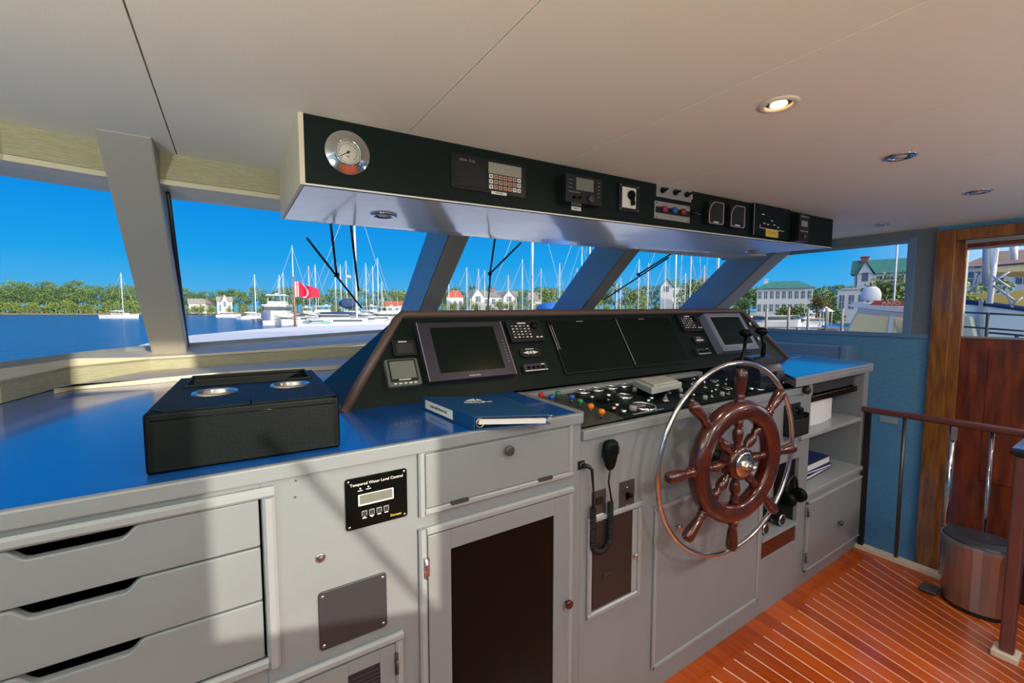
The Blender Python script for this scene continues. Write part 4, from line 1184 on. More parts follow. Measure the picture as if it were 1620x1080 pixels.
# ================================================================== throttle
tx, ty, tz = 2.13, 1.13, 1.055
t = thing('engine_throttle', 'black dome-shaped throttle binnacle with two lever knobs behind the steering wheel', 'throttle', (tx, ty, tz - .02))
Rb = .088
def arch(x0_, x1_, r, zb__, name, mt, n=16):
    pf = [(math.cos(PI * k / n) * r, .055 + math.sin(PI * k / n) * r) for k in range(n + 1)]
    pf = [(r, 0)] + pf + [(-r, 0)]
    b = MB(); b.prism([(x0_, ty + a, tz - .018 + z) for a, z in pf], (x1_ - x0_, 0, 0)); return b.build(name, mt, t, bevel=.004)
arch(tx - .10, tx + .10, Rb, 0, 'housing', mat('throttle_black', (.012, .016, .03), .16, coat=.5))
b = MB(); b.bb((tx - .12, ty - .10, tz - .020), (tx + .12, ty + .10, tz - .008)); b.build('base_plate', blackp_m, t, bevel=.003)
for (pa, pb) in (((1170, 580), (1180, 530)), ((1207, 562), (1205, 527))):
    y_ = ty - .02
    A = on(*pa, 1, y_); B_ = on(*pb, 1, y_)
    lv = MB().tube([A - V((0, 0, .03)), A, A.lerp(B_, .5) + V((.004, -.006, 0)), B_], [.011, .011, .009, .008], 10).build('lever', blackg_m, t)
    MB().lathe([(0, -.018), (.020, -.015), (.031, -.004), (.032, .005), (.023, .017), (0, .020)], T(*B_) @ T(0, 0, .008) @ RY(.15) @ Matrix.Diagonal((1.15, .85, 1, 1)), seg=20, caps=False).build('knob', blackg_m, lv)
b = MB(); b.bb((tx + .02, ty - Rb - .012, tz + .01), (tx + .09, ty - Rb - .001, tz + .055)); b.build('control_face', dgrey_m, t, bevel=.002)

# ================================================================== steering wheel
wc = V((1.4932, .86, .8625)); KS = .3515 / .3065; yaw_ = -.12; tl_ = -.03
wu = V((math.cos(yaw_), math.sin(yaw_), 0)); wf = V((-math.sin(yaw_), math.cos(yaw_), 0)); wv = V((0, 0, 1)) * math.cos(tl_) + wf * math.sin(tl_); wn_ = wu.cross(wv)
MW = Matrix((wu, wv, wn_)).transposed().to_4x4(); MW.translation = wc; MW = MW @ Matrix.Scale(KS, 4)
wh = thing('steering_wheel', 'mahogany ship steering wheel with eight turned spokes inside a steel ring', 'steering wheel', MW)
MB().tube([MW @ V((.3065 * math.cos(2 * PI * k / 72), .3065 * math.sin(2 * PI * k / 72), 0)) for k in range(72)], .0085, 14, closed=True).build('outer_ring', chrome_m, wh)
MR2 = MW @ T(0, 0, .018)
prof = [(.134, -.012), (.134, .012), (.138, .019), (.145, .023), (.156, .023), (.160, .026), (.170, .027), (.182, .023), (.190, .015), (.194, .0), (.190, -.015), (.182, -.023), (.160, -.026), (.145, -.023), (.138, -.019), (.134, -.012)]
MB().lathe(prof, MR2, seg=96, caps=False).build('wooden_rim', hog_m, wh)
for k in range(8):
    Ms = MW @ T(0, 0, .018) @ RZ(math.radians(45 * k + .8)) @ RY(PI / 2)
    sp_ = MB().lathe([(0, .188), (.017, .190), (.0175, .194), (.012, .199), (.0155, .204), (.0125, .210), (.0115, .214), (.014, .228), (.0165, .250), (.0180, .268), (.0175, .280), (.0135, .288), (.006, .2905), (0, .291)], Ms, seg=20).build('handle', hog_m, wh)
    MB().lathe([(0, .040), (.010, .042), (.0115, .052), (.0085, .058), (.013, .066), (.0155, .080), (.0165, .092), (.013, .102), (.009, .108), (.0135, .114), (.0125, .122), (.015, .132), (0, .138)], Ms, seg=20).build('inner_spoke', hog_m, wh)
Mh = MW @ T(0, 0, .018)
MB().lathe([(0, -.026), (.050, -.024), (.054, -.014), (.054, .016), (.050, .024), (.040, .026), (0, .026)], Mh, seg=40, caps=False).build('hub', hog_m, wh)
MB().lathe([(.040, .026), (.040, .031), (.036, .033), (0, .033)], Mh, seg=40).build('hub_plate', chrome_m, wh)
MB().lathe([(.040, .045), (.040, -.040), (.034, -.044)], MW @ T(0, 0, -.06), seg=32).build('hub_sleeve', chrome_m, wh) if False else None
nb = MB(); nb.lathe([(.014, .033), (.014, .043), (.012, .046), (.009, .046)], Mh, seg=6, smooth=False); nb.build('hub_nut', chrome_m, wh)
MB().lathe([(.009, .043), (.009, .062), (.0065, .066), (0, .067)], Mh, seg=16).build('shaft_tip', chrome_m, wh)
dist = (Y0 - wc.y) / wf.y / KS
MB().lathe([(.030, -.005), (.030, -.03), (.040, -.034), (.044, -.06), (.040, -dist + .012)], MW, seg=28).build('steering_shaft', blackp_m, wh)
# ================================================================== things on the counter
zt1 = 1.0885
# leather box
Mb = T(.034, 1.28, zt1) @ RZ(math.radians(-2))
W2, D2, H2 = .172, .245, .117
cup = thing('cupholder_box', 'black leather organiser box with two steel cup holders and a tray, on the blue counter', 'cup holder box', Mb)
def local(px, py, z):
    return Mb.inverted() @ on(px, py, 2, z)
zt2 = zt1 + H2
c1 = local(340.5, 622, zt2); c2 = local(459, 610, zt2)
r1 = .040
ty0 = local(287, 614, zt2).y; ty1 = local(294, 599, zt2).y; tx0 = -W2 + .035; tx1 = W2 - .03
# padded shell: four walls + top plate with holes
b = MB()
wt = .018
b.bb((-W2, -D2, 0), (W2, -D2 + wt, H2), Mb); b.bb((-W2, D2 - wt, 0), (W2, D2, H2), Mb); b.bb((-W2, -D2, 0), (-W2 + wt, D2, H2), Mb); b.bb((W2 - wt, -D2, 0), (W2, D2, H2), Mb); b.bb((-W2, -D2, 0), (W2, D2, .01), Mb)
b.build('padded_sides', leath_m, cup, bevel=.009, bseg=3)
b = MB()
# top: ring polygons round each round hole inside a square cell, then filler strips
yf0, yf1 = -D2 + .004, ty0 - .012
cells = [(-W2 + .004, 0), (0, W2 - .004)]
for (xa, xb), c_ in zip(cells, (c1, c2)):
    n = 32; out = []; inn = []
    for k in range(n):
        a = 2 * PI * k / n; dx, dy = math.cos(a), math.sin(a)
        ts = []
        if dx > 1e-6: ts.append((xb - c_.x) / dx)
        if dx < -1e-6: ts.append((xa - c_.x) / dx)
        if dy > 1e-6: ts.append((yf1 - c_.y) / dy)
        if dy < -1e-6: ts.append((yf0 - c_.y) / dy)
        tt = min(ts); out.append(Mb @ V((c_.x + dx * tt, c_.y + dy * tt, H2 - .004))); inn.append(Mb @ V((c_.x + r1 * dx, c_.y + r1 * dy, H2 - .004)))
    b.ring(out, inn, (0, 0, .006))
b.bb((-W2 + .004, yf1, H2 - .004), (tx0, D2 - .004, H2 + .002), Mb); b.bb((tx1, yf1, H2 - .004), (W2 - .004, D2 - .004, H2 + .002), Mb)
b.bb((tx0, yf1, H2 - .004), (tx1, ty0, H2 + .002), Mb); b.bb((tx0, ty1, H2 - .004), (tx1, D2 - .004, H2 + .002), Mb)
b.build('top_panel', leath_m, cup)
b = MB(); b.ring([Mb @ V(p) for p in ((tx0 - .006, ty0 - .006, H2 + .001), (tx1 + .006, ty0 - .006, H2 + .001), (tx1 + .006, ty1 + .006, H2 + .001), (tx0 - .006, ty1 + .006, H2 + .001))], [Mb @ V(p) for p in ((tx0, ty0, H2 + .001), (tx1, ty0, H2 + .001), (tx1, ty1, H2 + .001), (tx0, ty1, H2 + .001))], (0, 0, .006))
b.build('tray_rim', leath_m, cup, bevel=.002)
b = MB(); b.bb((tx0, ty0, H2 - .05), (tx1, ty1, H2 - .046), Mb); b.bb((tx0 - .003, ty0, H2 - .05), (tx0, ty1, H2), Mb); b.bb((tx1, ty0, H2 - .05), (tx1 + .003, ty1, H2), Mb); b.bb((tx0, ty1, H2 - .05), (tx1, ty1 + .003, H2), Mb); b.bb((tx0, ty0 - .003, H2 - .05), (tx1, ty0, H2), Mb)
b.build('tray', black_m, cup)
for c_ in (c1, c2):
    k_ = MB().lathe([(r1 + .006, .002), (r1 + .004, .006), (r1, .006), (r1 - .003, .003), (r1 - .004, -.055), (0, -.056)], Mb @ T(c_.x, c_.y, H2), seg=40, caps=False).build('cup_holder', chrome_m, cup)
b = MB()
for sx_ in (-1, 1):
    b.tube([Mb @ V((sx_ * (W2 + .0006), -D2 + .012, .01)), Mb @ V((sx_ * (W2 + .0006), -D2 + .012, H2 - .008))], .0012, 6)
b.tube([Mb @ V((-W2 + .01, -D2 - .0004, H2 - .014)), Mb @ V((W2 - .01, -D2 - .0004, H2 - .014))], .0012, 6)
b.build('stitched_seam', blackg_m, cup)

# ring binder
zb0 = zt1; zb1 = zt1 + .037
q = [on(px_, py_, 2, zb1) for px_, py_ in ((670, 627), (752.5, 659), (872, 650), (800, 622.5))]   # back-left, front-left, front-right, back-right
bi = thing('ring_binder', 'closed navy blue ring binder with a white spine label, lying on the counter', 'binder', (q[0] + q[2]) / 2 - V((0, 0, zb1 - zb0)))
L0, L1, R1_, R0 = q
dwn = V((0, 0, -(zb1 - zb0)))
th = .0035
b = MB(); b.prism([L0, L1, R1_ + V((0, 0, -.010)), R0 + V((0, 0, -.010))], (0, 0, -th)); b.build('front_cover', binder_m, bi, bevel=.0015)
b = MB(); b.prism([p + dwn + V((0, 0, th)) for p in (L0, L1, R1_, R0)], (0, 0, -th)); b.build('back_cover', binder_m, bi, bevel=.0015)
sn = (L1 - L0).normalized(); so_ = V((sn.y, -sn.x, 0))
if so_.x > 0: so_ = -so_
b = MB(); b.prism([L0 + so_ * .001, L1 + so_ * .001, L1 + so_ * .001 + dwn, L0 + so_ * .001 + dwn], so_ * .004); b.build('spine', binder_m, bi, bevel=.0015)
ins = lambda p, a: p.lerp((L0 + R1_) / 2, a)
b = MB(); b.prism([ins(L0, .10) + V((0, 0, -.010)), L1.lerp(L0, .02).lerp(R1_, .06) + V((0, 0, -.009)), R1_.lerp(R0, .02).lerp(L1, .06) + V((0, 0, -.020)), ins(R0, .08) + V((0, 0, -.018))], (0, 0, -.014)); b.build('paper_stack', paper_m, bi)
b = MB(); mid = L1.lerp(R1_, .07) + dwn * .5
b.tube([mid + V((.012 * math.cos(a), .006, .012 * math.sin(a))) for a in [2 * PI * k / 20 for k in range(20)]], .0016, 6, closed=True); b.build('ring', chrome_m, bi)
Fs = Frame(L0.lerp(L1, .36) + dwn * .5 + so_ * .0052, L1 - L0, (0, 0, 1))
ln = (L1 - L0).length
MB().rbox(ln * .56, .026, .0006, .001, Fs.mat()).build('spine_label', whitep_m, bi)
text('spine_text', 'LEGAL INFORMATION', .0105, Fs.mat(0, 0, .0007), blackp_m, bi, sx=1.05)
cm = L0.lerp(R0, .47).lerp(L1.lerp(R1_, .47), .30) + V((0, 0, -.004))
ey = (L0 - L1).normalized(); ex = (R0 - L0).normalized()
Fc = Frame(cm + V((0, 0, .0012)), ex, V((0, 0, 1)).cross(ex))
Fc.o = cm + V((0, 0, .0045))
text('cover_lettering', 'MARLOW', .018, Fc.mat(.006, -.018, -.003), whitep_m, bi, sx=1.1)
b = MB(); 
for pts_ in (((-.030, .000), (.000, .000), (-.004, .028), (-.024, .012)), ((.002, .0), (.020, .0), (.004, .022))):
    b.prism([Fc.at(x_, y_, -.0025) for x_, y_ in pts_], Fc.n * .001)
b.build('cover_emblem', whitep_m, bi)
b = MB()
for s_ in (0, .006): b.tube([R1_ + V((-.006, .004, -.014 - s_)), R1_ + V((.012, .002, -.013 - s_))], .0016, 6)
b.build('clasp', chrome_m, bi)

# ================================================================== things on and in the right-hand cabinet
# flat black tray/drawer under the countertop
def F2(px, py, y): return on(px, py, 1, y)
t = thing('chart_tray', 'flat black tray hung under the short countertop above the white file box', 'tray', (2.72, 1.2, .95))
b = MB(); b.bb((2.42, 1.03, .945), (3.03, 1.38, .955)); b.bb((2.42, 1.03, .945), (2.435, 1.38, 1.035)); b.bb((3.015, 1.03, .945), (3.03, 1.38, 1.035)); b.bb((2.42, 1.37, .945), (3.03, 1.38, 1.035)); b.build('tray', blackp_m, t)
b = MB(); b.bb((2.42, 1.010, .93), (3.03, 1.03, .962)); b.build('front_bar', blackg_m, t, bevel=.004)
b = MB(); b.bb((2.45, 1.02, .972), (3.0, 1.026, 1.03)); b.build('front_window', dgrey_m, t)
o = MB().lathe([(.0, .0), (.017, .002), (.021, .010), (.020, .022), (.012, .030), (0, .031)], T(*on(1271, 616, 1, .978)) @ RX(PI / 2), seg=20).build('ball_stop', blackp_m); tag(o, 'black ball knob on the corner post of the shelf cabinet', 'knob')
# white file box with curved front
t = thing('file_box', 'white curved-front paper file standing on the upper shelf of the cabinet', 'file box', (2.60, 1.12, .793))
z0_, z1_ = .793, .953
cv_ = []
xa, xb = 2.42, 2.82
for k in range(9):
    f = k / 8; cv_.append((xa + (xb - xa) * f, 1.055 - .02 * math.sin(PI * f)))
b = MB(); b.prism([(x, y, z0_) for x, y in cv_] + [(xb, 1.30, z0_), (xa, 1.30, z0_)], (0, 0, z1_ - z0_)); b.build('box', paper_m, t)
o = MB().lathe([(.055, 0), (.055, .055), (.035, .085), (0, .09)], T(2.90, 1.20, .793), seg=24).build('black_hat', leath_m); tag(o, 'black rounded hat-like thing behind the white file on the upper shelf', 'hat')
# books in the lower bay
zz = .493
for nm, lab, x1_, yy, dz, mt_, a in (('closed_book', 'black-covered book at the bottom of the pile in the lower shelf', 2.86, 1.06, .022, black_m, .05), ('closed_book', 'thin white-edged book in the middle of the pile in the lower shelf', 2.84, 1.05, .016, book_m, -.04), ('closed_book', 'thick blue book on top of the pile in the lower shelf', 2.84, 1.045, .040, book_m, .02)):
    Mz = T(2.63, 1.16, zz) @ RZ(a)
    t = thing(nm, lab, 'book', Mz)
    w_, d_ = .205, .11
    b = MB(); b.bb((-w_, -d_, 0), (w_, d_, .003), Mz); b.bb((-w_, -d_, dz - .003), (w_, d_, dz), Mz); b.bb((-w_, -d_, 0), (-w_ + .004, d_, dz), Mz); b.build('cover', mt_, t, bevel=.001)
    b = MB(); b.bb((-w_ + .005, -d_ + .004, .0032), (w_ - .005, d_ - .004, dz - .0032), Mz); b.build('pages', paper_m, t)
    zz += dz + .0012
# black handset holder on the console left of the cabinet
p0 = FF.uv(1243, 637); p1 = FF.uv(1279, 680)
Mh2 = FF.mat(FF.uv(1252, 657)[0], (p0[1] + p1[1]) / 2)
t = thing('binocular_holder', 'black open-top holder screwed on the console beside the upper shelf', 'holder', Mh2)
w_ = .15; h_ = .145
b = MB(); b.bb((-w_ / 2, -h_ / 2, 0), (w_ / 2, h_ / 2, .006), Mh2); b.bb((-w_ / 2, -h_ / 2, .006), (-w_ / 2 + .008, h_ / 2, .045), Mh2); b.bb((w_ / 2 - .008, -h_ / 2, .006), (w_ / 2, h_ * .2, .045), Mh2); b.bb((-w_ / 2, -h_ / 2, .006), (w_ / 2, -h_ / 2 + .008, .045), Mh2); b.bb((-w_ / 2, -h_ / 2, .038), (w_ / 2, h_ * .05, .045), Mh2); b.build('holder_box', blackp_m, t, bevel=.002)
bn = thing('binoculars', 'black binoculars resting in the black holder beside the cabinet shelf', 'binoculars', Mh2 @ T(0, 0, .03))
for s_ in (-1, 1):
    MB().lathe([(.013, -.045), (.015, -.04), (.016, .0), (.017, .02), (.013, .045), (.016, .055), (.016, .066), (.010, .067)], Mh2 @ T(s_ * .030, -.012, .022) @ RX(-PI / 2), seg=20).build('barrel', leath_m, bn)
MB().box((0, 0, 0), (.045, .035, .016), Mh2 @ T(0, .005, .022)).build('bridge', leath_m, bn)
# niche: dark tray of gloves, torch, gadget
t = thing('equipment_pouch', 'black zipped pouch crammed in the low open niche by the steering wheel', 'pouch', (2.15, 1.08, .358))
def lump(cx, cy, cz, sx_, sy_, sz_, seed, n=14):
    rnd = random.Random(seed); b = MB(); vs = []; fs = []
    for i in range(n + 1):
        th_ = PI * i / n
        for j in range(2 * n):
            ph = PI * j / n
            s = 1 + .10 * math.sin(3 * ph + seed) * math.sin(2 * th_ + seed) + .05 * math.sin(7 * ph) * math.sin(5 * th_)
            f = lambda v_: math.copysign(abs(v_) ** .7, v_)
            vs.append(V((cx + sx_ * s * f(math.sin(th_)) * f(math.cos(ph)), cy + sy_ * s * f(math.sin(th_)) * f(math.sin(ph)), cz + sz_ * s * f(math.cos(th_)))))
    for i in range(n):
        for j in range(2 * n):
            k = (j + 1) % (2 * n); fs.append((i * 2 * n + j, i * 2 * n + k, (i + 1) * 2 * n + k, (i + 1) * 2 * n + j))
    b.add(vs, fs, True); return b
lump(2.10, 1.09, .425, .09, .06, .062, 1).build('pouch_body', leath_m, t)
MB().tube([V((2.03, 1.02, .47)), V((2.07, 1.0, .52)), V((2.14, 1.0, .52)), V((2.17, 1.03, .47))], .006, 8).build('strap', blackp_m, t)
for nm, lab, x_, z_, r_ in (('torch', 'black torch with a steel bezel lying in the low niche, left one', 2.05, .385, .026), ('torch', 'black torch with a steel bezel lying in the low niche, right one', 2.20, .388, .028)):
    Mt_ = T(x_, 1.03, z_) @ RX(PI / 2)
    t = thing(nm, lab, 'torch', Mt_)
    MB().lathe([(.014, -.10), (.014, -.01), (r_, .012), (r_, .028), (r_ * .85, .030)], Mt_, seg=20).build('barrel', blackp_m, t)
    MB().lathe([(r_ * 1.02, .024), (r_ * 1.02, .031), (r_ * .8, .031), (r_ * .7, .026), (0, .026)], Mt_, seg=20, caps=False).build('bezel', chrome_m, t)
t = thing('notice_card', 'small white card propped in the upper part of the low niche', 'card', (2.10, 1.02, .56))
b = MB(); b.prism([(2.05, 1.03, .56), (2.13, 1.03, .565), (2.13, 1.06, .66), (2.05, 1.06, .655)], (0, .002, 0)); b.build('card', whitep_m, t)
t = thing('headset', 'black headset hanging over the right edge of the low niche', 'headset', (2.28, 1.0, .50))
MB().tube([V((2.24 + .055 * math.cos(a), .985, .53 + .07 * math.sin(a))) for a in [PI * k / 14 for k in range(15)]], .007, 8).build('headband', blackp_m, t)
for x_ in (2.185, 2.295): MB().lathe([(.022, -.014), (.034, -.008), (.034, .010), (.026, .016), (0, .016)], T(x_, .975, .50) @ RY(PI / 2), seg=20).build('ear_cup', leath_m, t)
t = thing('small_radio', 'grey handheld device standing at the back of the low niche', 'device', (2.23, 1.1, .358))
b = MB(); b.bb((2.20, 1.08, .45), (2.27, 1.12, .62)); b.build('body', grey_m, t, bevel=.004); b = MB(); b.bb((2.21, 1.078, .55), (2.26, 1.0795, .60)); b.build('screen', blackg_m, t)

# ================================================================== stair rail, bin, chart table
XR = 3.07
rail = thing('stair_rail', 'dark wooden handrail on slim posts guarding the stairwell beside the door', 'handrail', (XR, .0, 0))
MB().rbox(.05, .032, 2.1, .010, Matrix(((1, 0, 0, XR), (0, 0, -1, .99), (0, 1, 0, .828), (0, 0, 0, 1)))).build('top_rail', mat('rail_wood', (.10, .025, .02), .3, coat=.5), rail)
for px_, y_, r_, mm in ((0, .965, .010, blackp_m), (1425, 0, .009, gun_m), (1501, 0, .013, chrome_m), (1564, 0, .008, chrome_m)):
    y = y_ if y_ else on(px_, 760, 0, XR).y
    if y_:
        b = MB(); b.bb((XR - .012, y - .012, .022), (XR + .012, y + .012, .82)); b.build('post', mm, rail)
    else:
        MB().cyl((XR, y, -.0), (XR, y, .82), r_, seg=14).build('post', mm, rail)
y = on(1506, 690, 0, XR).y
b = MB(); b.bb((XR - .02, y - .022, .74), (XR + .004, y + .002, .81)); b.build('bracket', brush_m, rail, bevel=.002)
for y in (-.1, -.55, -.95): MB().cyl((XR, y, 0), (XR, y, .82), .012, seg=12).build('post', chrome_m, rail)

# waste bin: D-shaped pedal bin, flat back to the rail
bx, by = 2.885, .462
bn = thing('waste_bin', 'brushed steel pedal bin with a dark lid standing by the stair rail', 'waste bin', (bx, by, 0))
def dshape(s, z, dx=0):
    pts = []
    for k in range(15):
        a = PI / 2 + PI * k / 14
        pts.append((bx + .02 + dx + s * .115 * math.cos(a), by + s * .128 * math.sin(a), z))
    pts += [(bx + .10, by - s * .128, z), (bx + .10, by + s * .128, z)]
    return [V(p) for p in pts]
def loft(secs, name, mt, par, smooth=False, **k):
    b = MB(); n = len(secs[0]); vs = [p for s in secs for p in s]; fs = []
    for i in range(len(secs) - 1):
        for j in range(n): fs.append((i * n + j, i * n + (j + 1) % n, (i + 1) * n + (j + 1) % n, (i + 1) * n + j))
    fs += [tuple(range(n))[::-1], tuple((len(secs) - 1) * n + j for j in range(n))]
    b.add(vs, fs, smooth); return b.build(name, mt, par, **k)
loft([dshape(.92, .0), dshape(.92, .02)], 'plastic_base', blackp_m, bn)
loft([dshape(.93, .02), dshape(1.0, .30)], 'steel_body', brush_m, bn)
loft([dshape(1.06, .298), dshape(1.07, .312), dshape(1.05, .326)], 'lid_rim', brush_m, bn)
loft([dshape(1.00, .326), dshape(.96, .333), dshape(.7, .340, .01)], 'lid', dgrey_m, bn)
b = MB(); b.bb((bx - .06, by + .12, .012), (bx + .02, by + .185, .024)); b.build('pedal', gun_m, bn, bevel=.004)

ctb = thing('chart_table', 'corner of a blue-topped chart table on a dark steel post at the right picture edge', 'table', (2.6, .3, 0))
cx_, cy_ = 2.572, .318
b = MB(); b.bb((cx_ - .03, cy_ - .04, 0), (cx_ + .05, cy_ + .035, .028)); b.build('post_foot', cream_m, ctb, bevel=.004)
MB().rbox(.042, .042, .80, .008, T(cx_ + .008, cy_ - .004, .028)).build('post', mat('bronze_post', (.20, .11, .10), .25, metal=.7), ctb)
b = MB(); b.bb((cx_ - .02, -.9, .832), (3.0, cy_ + .028, .856)); b.build('table_edge', blackp_m, ctb, bevel=.004)
b = MB(); b.bb((cx_ - .016, -.896, .8565), (2.996, cy_ + .024, .862)); b.build('table_top', blue_m, ctb)
b = MB(); b.bb((2.70, -.85, .0), (2.95, -.1, .83)); b.build('pedestal', white_m, ctb)
# vent plate on the blue wall under the rail
o = MB().rbox(.11, .045, .006, .003, SW.mat(*SW.uv(1406, 664))).build('wall_plate', mat('pale_blue_plate', (.35, .45, .45), .4)); tag(o, 'pale rectangular plate on the blue wall just below the handrail', 'wall plate')
# ================================================================== outside
ZW = -1.8                                   # water level, the eye is 3.2 m above it
wm = bpy.data.materials.new('harbour_water'); wm.use_nodes = True
nt = wm.node_tree; bs = nt.nodes['Principled BSDF']
bs.inputs['Base Color'].default_value = (.006, .075, .24, 1); bs.inputs['Roughness'].default_value = .18; bs.inputs['IOR'].default_value = 1.33
g_ = nt.nodes.new('ShaderNodeNewGeometry'); n1 = nt.nodes.new('ShaderNodeTexNoise'); n1.inputs['Scale'].default_value = .9; n1.inputs['Detail'].default_value = 6
nt.links.new(g_.outputs['Position'], n1.inputs['Vector'])
bp = nt.nodes.new('ShaderNodeBump'); bp.inputs['Strength'].default_value = 1.0; bp.inputs['Distance'].default_value = .6
nt.links.new(n1.outputs[0], bp.inputs['Height']); nt.links.new(bp.outputs[0], bs.inputs['Normal'])
b = MB(); b.quad((-900, -900, ZW), (1200, -900, ZW), (1200, 1200, ZW), (-900, 1200, ZW))
struct(b.build('floor_water', wm))


def g(px, d, z=ZW):
    p = far(px, 490, d); return V((p.x, p.y, z))


def zz_at(px, py, d): return far(px, py, d).z


# land behind the far shore
b = MB()
ln_ = [(-420, 330), (-200, 318), (0, 314), (210, 300), (300, 290), (420, 270), (620, 240), (900, 205), (1100, 180), (1300, 150), (1480, 120), (1640, 95), (1900, 60), (2600, 40)]
A_ = [g(px, d, ZW - .3) for px, d in ln_]; Bk = [g(px, d * 2.6, ZW - .3) for px, d in ln_]
for i in range(len(ln_) - 1): b.prism([A_[i], A_[i + 1], Bk[i + 1], Bk[i]], (0, 0, .9))
struct(b.build('floor_shore_land', sand_m))

# own foredeck in front of the windscreen
dk = [on(180, 556, 2, 1.0), on(235, 541, 2, 1.0), on(300, 530, 2, 1.0), on(400, 521, 2, 1.0), on(470, 516.5, 2, 1.0), on(610, 512.5, 2, 1.0), V((5.6, 11.5, 1.0)), V((5.8, 6, 1.0)), V((5.4, 3.2, 1.0)), V((-.9, 3.2, 1.0)), V((-1.4, 3.0, 1.0))]
b = MB(); b.prism(dk, (0, 0, -.12)); fd = b.build('foredeck', deck_m, bevel=.03)
tag(fd, 'white foredeck of the boat, running out below the windscreen', 'deck')
b = MB(); c_ = sum(dk, V()) / len(dk)
b.prism([c_ + (p - c_) * .97 - V((0, 0, .12)) for p in dk], (0, 0, -2.8)); o = b.build('ship_hull', hull_m); tag(o, 'white hull sides below the foredeck of the boat itself', 'hull')
b = MB(); b.bb((4.27, -6, -.3), (5.5, 3.1, -.2)); o = b.build('side_deck', wood_m); tag(o, 'side deck outside the wooden door', 'deck')

# ---------------- boats
def hullmesh(b, L_, B_, H_, M, flare=1.15, stern=.8, zb=-.3):
    n = 12; secs = []
    for i in range(n + 1):
        f = i / n
        w = B_ / 2 * (stern + (1 - stern) * math.sin(min(1, f * 2) * PI / 2)) * (1 - max(0, (f - .55) / .45) ** 2.2)
        w = max(w, .02); h = H_ * (1 + .25 * f * f)
        x = -L_ / 2 + L_ * f
        secs.append([V((x, -w, h)), V((x - .02 * L_ * f, -w / flare * .9, zb)), V((x - .02 * L_ * f, w / flare * .9, zb)), V((x, w, h))])
    vs = [M @ p for s in secs for p in s]; fs = []
    for i in range(n):
        for j in range(4): fs.append((i * 4 + j, i * 4 + (j + 1) % 4, (i + 1) * 4 + (j + 1) % 4, (i + 1) * 4 + j))
    fs += [(0, 1, 2, 3), (n * 4 + 3, n * 4 + 2, n * 4 + 1, n * 4)]
    b.add(vs, fs)


def sailboat(px, d, ytop, lab, rot=0.0, L_=11, grp=None, cover=None, spread=1, thick=.09, wood=False, stays=True, ybase=None):
    p = g(px, d); M = T(*p) @ RZ(-AZ + rot)
    t = thing('sailboat', lab, 'sailboat', M, grp)
    b = MB(); hullmesh(b, L_, L_ * .30, L_ * .10, M); b.build('hull', hull_m, t)
    b = MB(); b.rbox(L_ * .38, L_ * .17, L_ * .05, .2, M @ T(0, 0, L_ * .105)); b.build('cabin', hull_m, t)
    b = MB(); b.bb((-L_ * .15, -L_ * .088, L_ * .12), (L_ * .15, L_ * .088, L_ * .14), M); b.build('cabin_windows', wglass_m, t)
    H = zz_at(px, ytop, d) - ZW
    mt_ = MB(); mt_.cyl(M @ V((L_ * .08, 0, L_ * .1)), M @ V((L_ * .08, 0, H)), thick, thick * .75, 8); mo = mt_.build('mast', pole_m if wood else alu_m, t)
    if spread:
        b = MB()
        for f in ((.55,) if spread == 1 else (.38, .66)): b.bb((L_ * .08 - .04, -L_ * .09, H * f), (L_ * .08 + .04, L_ * .09, H * f + .06), M)
        b.build('spreader', alu_m, t)
    if stays:
        for q in (V((L_ * .48, 0, L_ * .12)), V((-L_ * .48, 0, L_ * .11))): MB().cyl(M @ q, M @ V((L_ * .08, 0, H * .98)), .022, seg=5).build('stay', rig_m, t)
        for s_ in (-1, 1): MB().tube([M @ V((L_ * .05, s_ * L_ * .14, L_ * .1)), M @ V((L_ * .08, s_ * L_ * .09, H * .56)), M @ V((L_ * .08, 0, H * .97))], .018, 5).build('shroud', rig_m, t)
    MB().tube([M @ V((L_ * .07, 0, L_ * .21)), M @ V((-L_ * .10, 0, L_ * .215)), M @ V((-L_ * .30, 0, L_ * .21))], [.16, .20, .10], 8).build('furled_sail', cover or flagw_m, t)
    return t


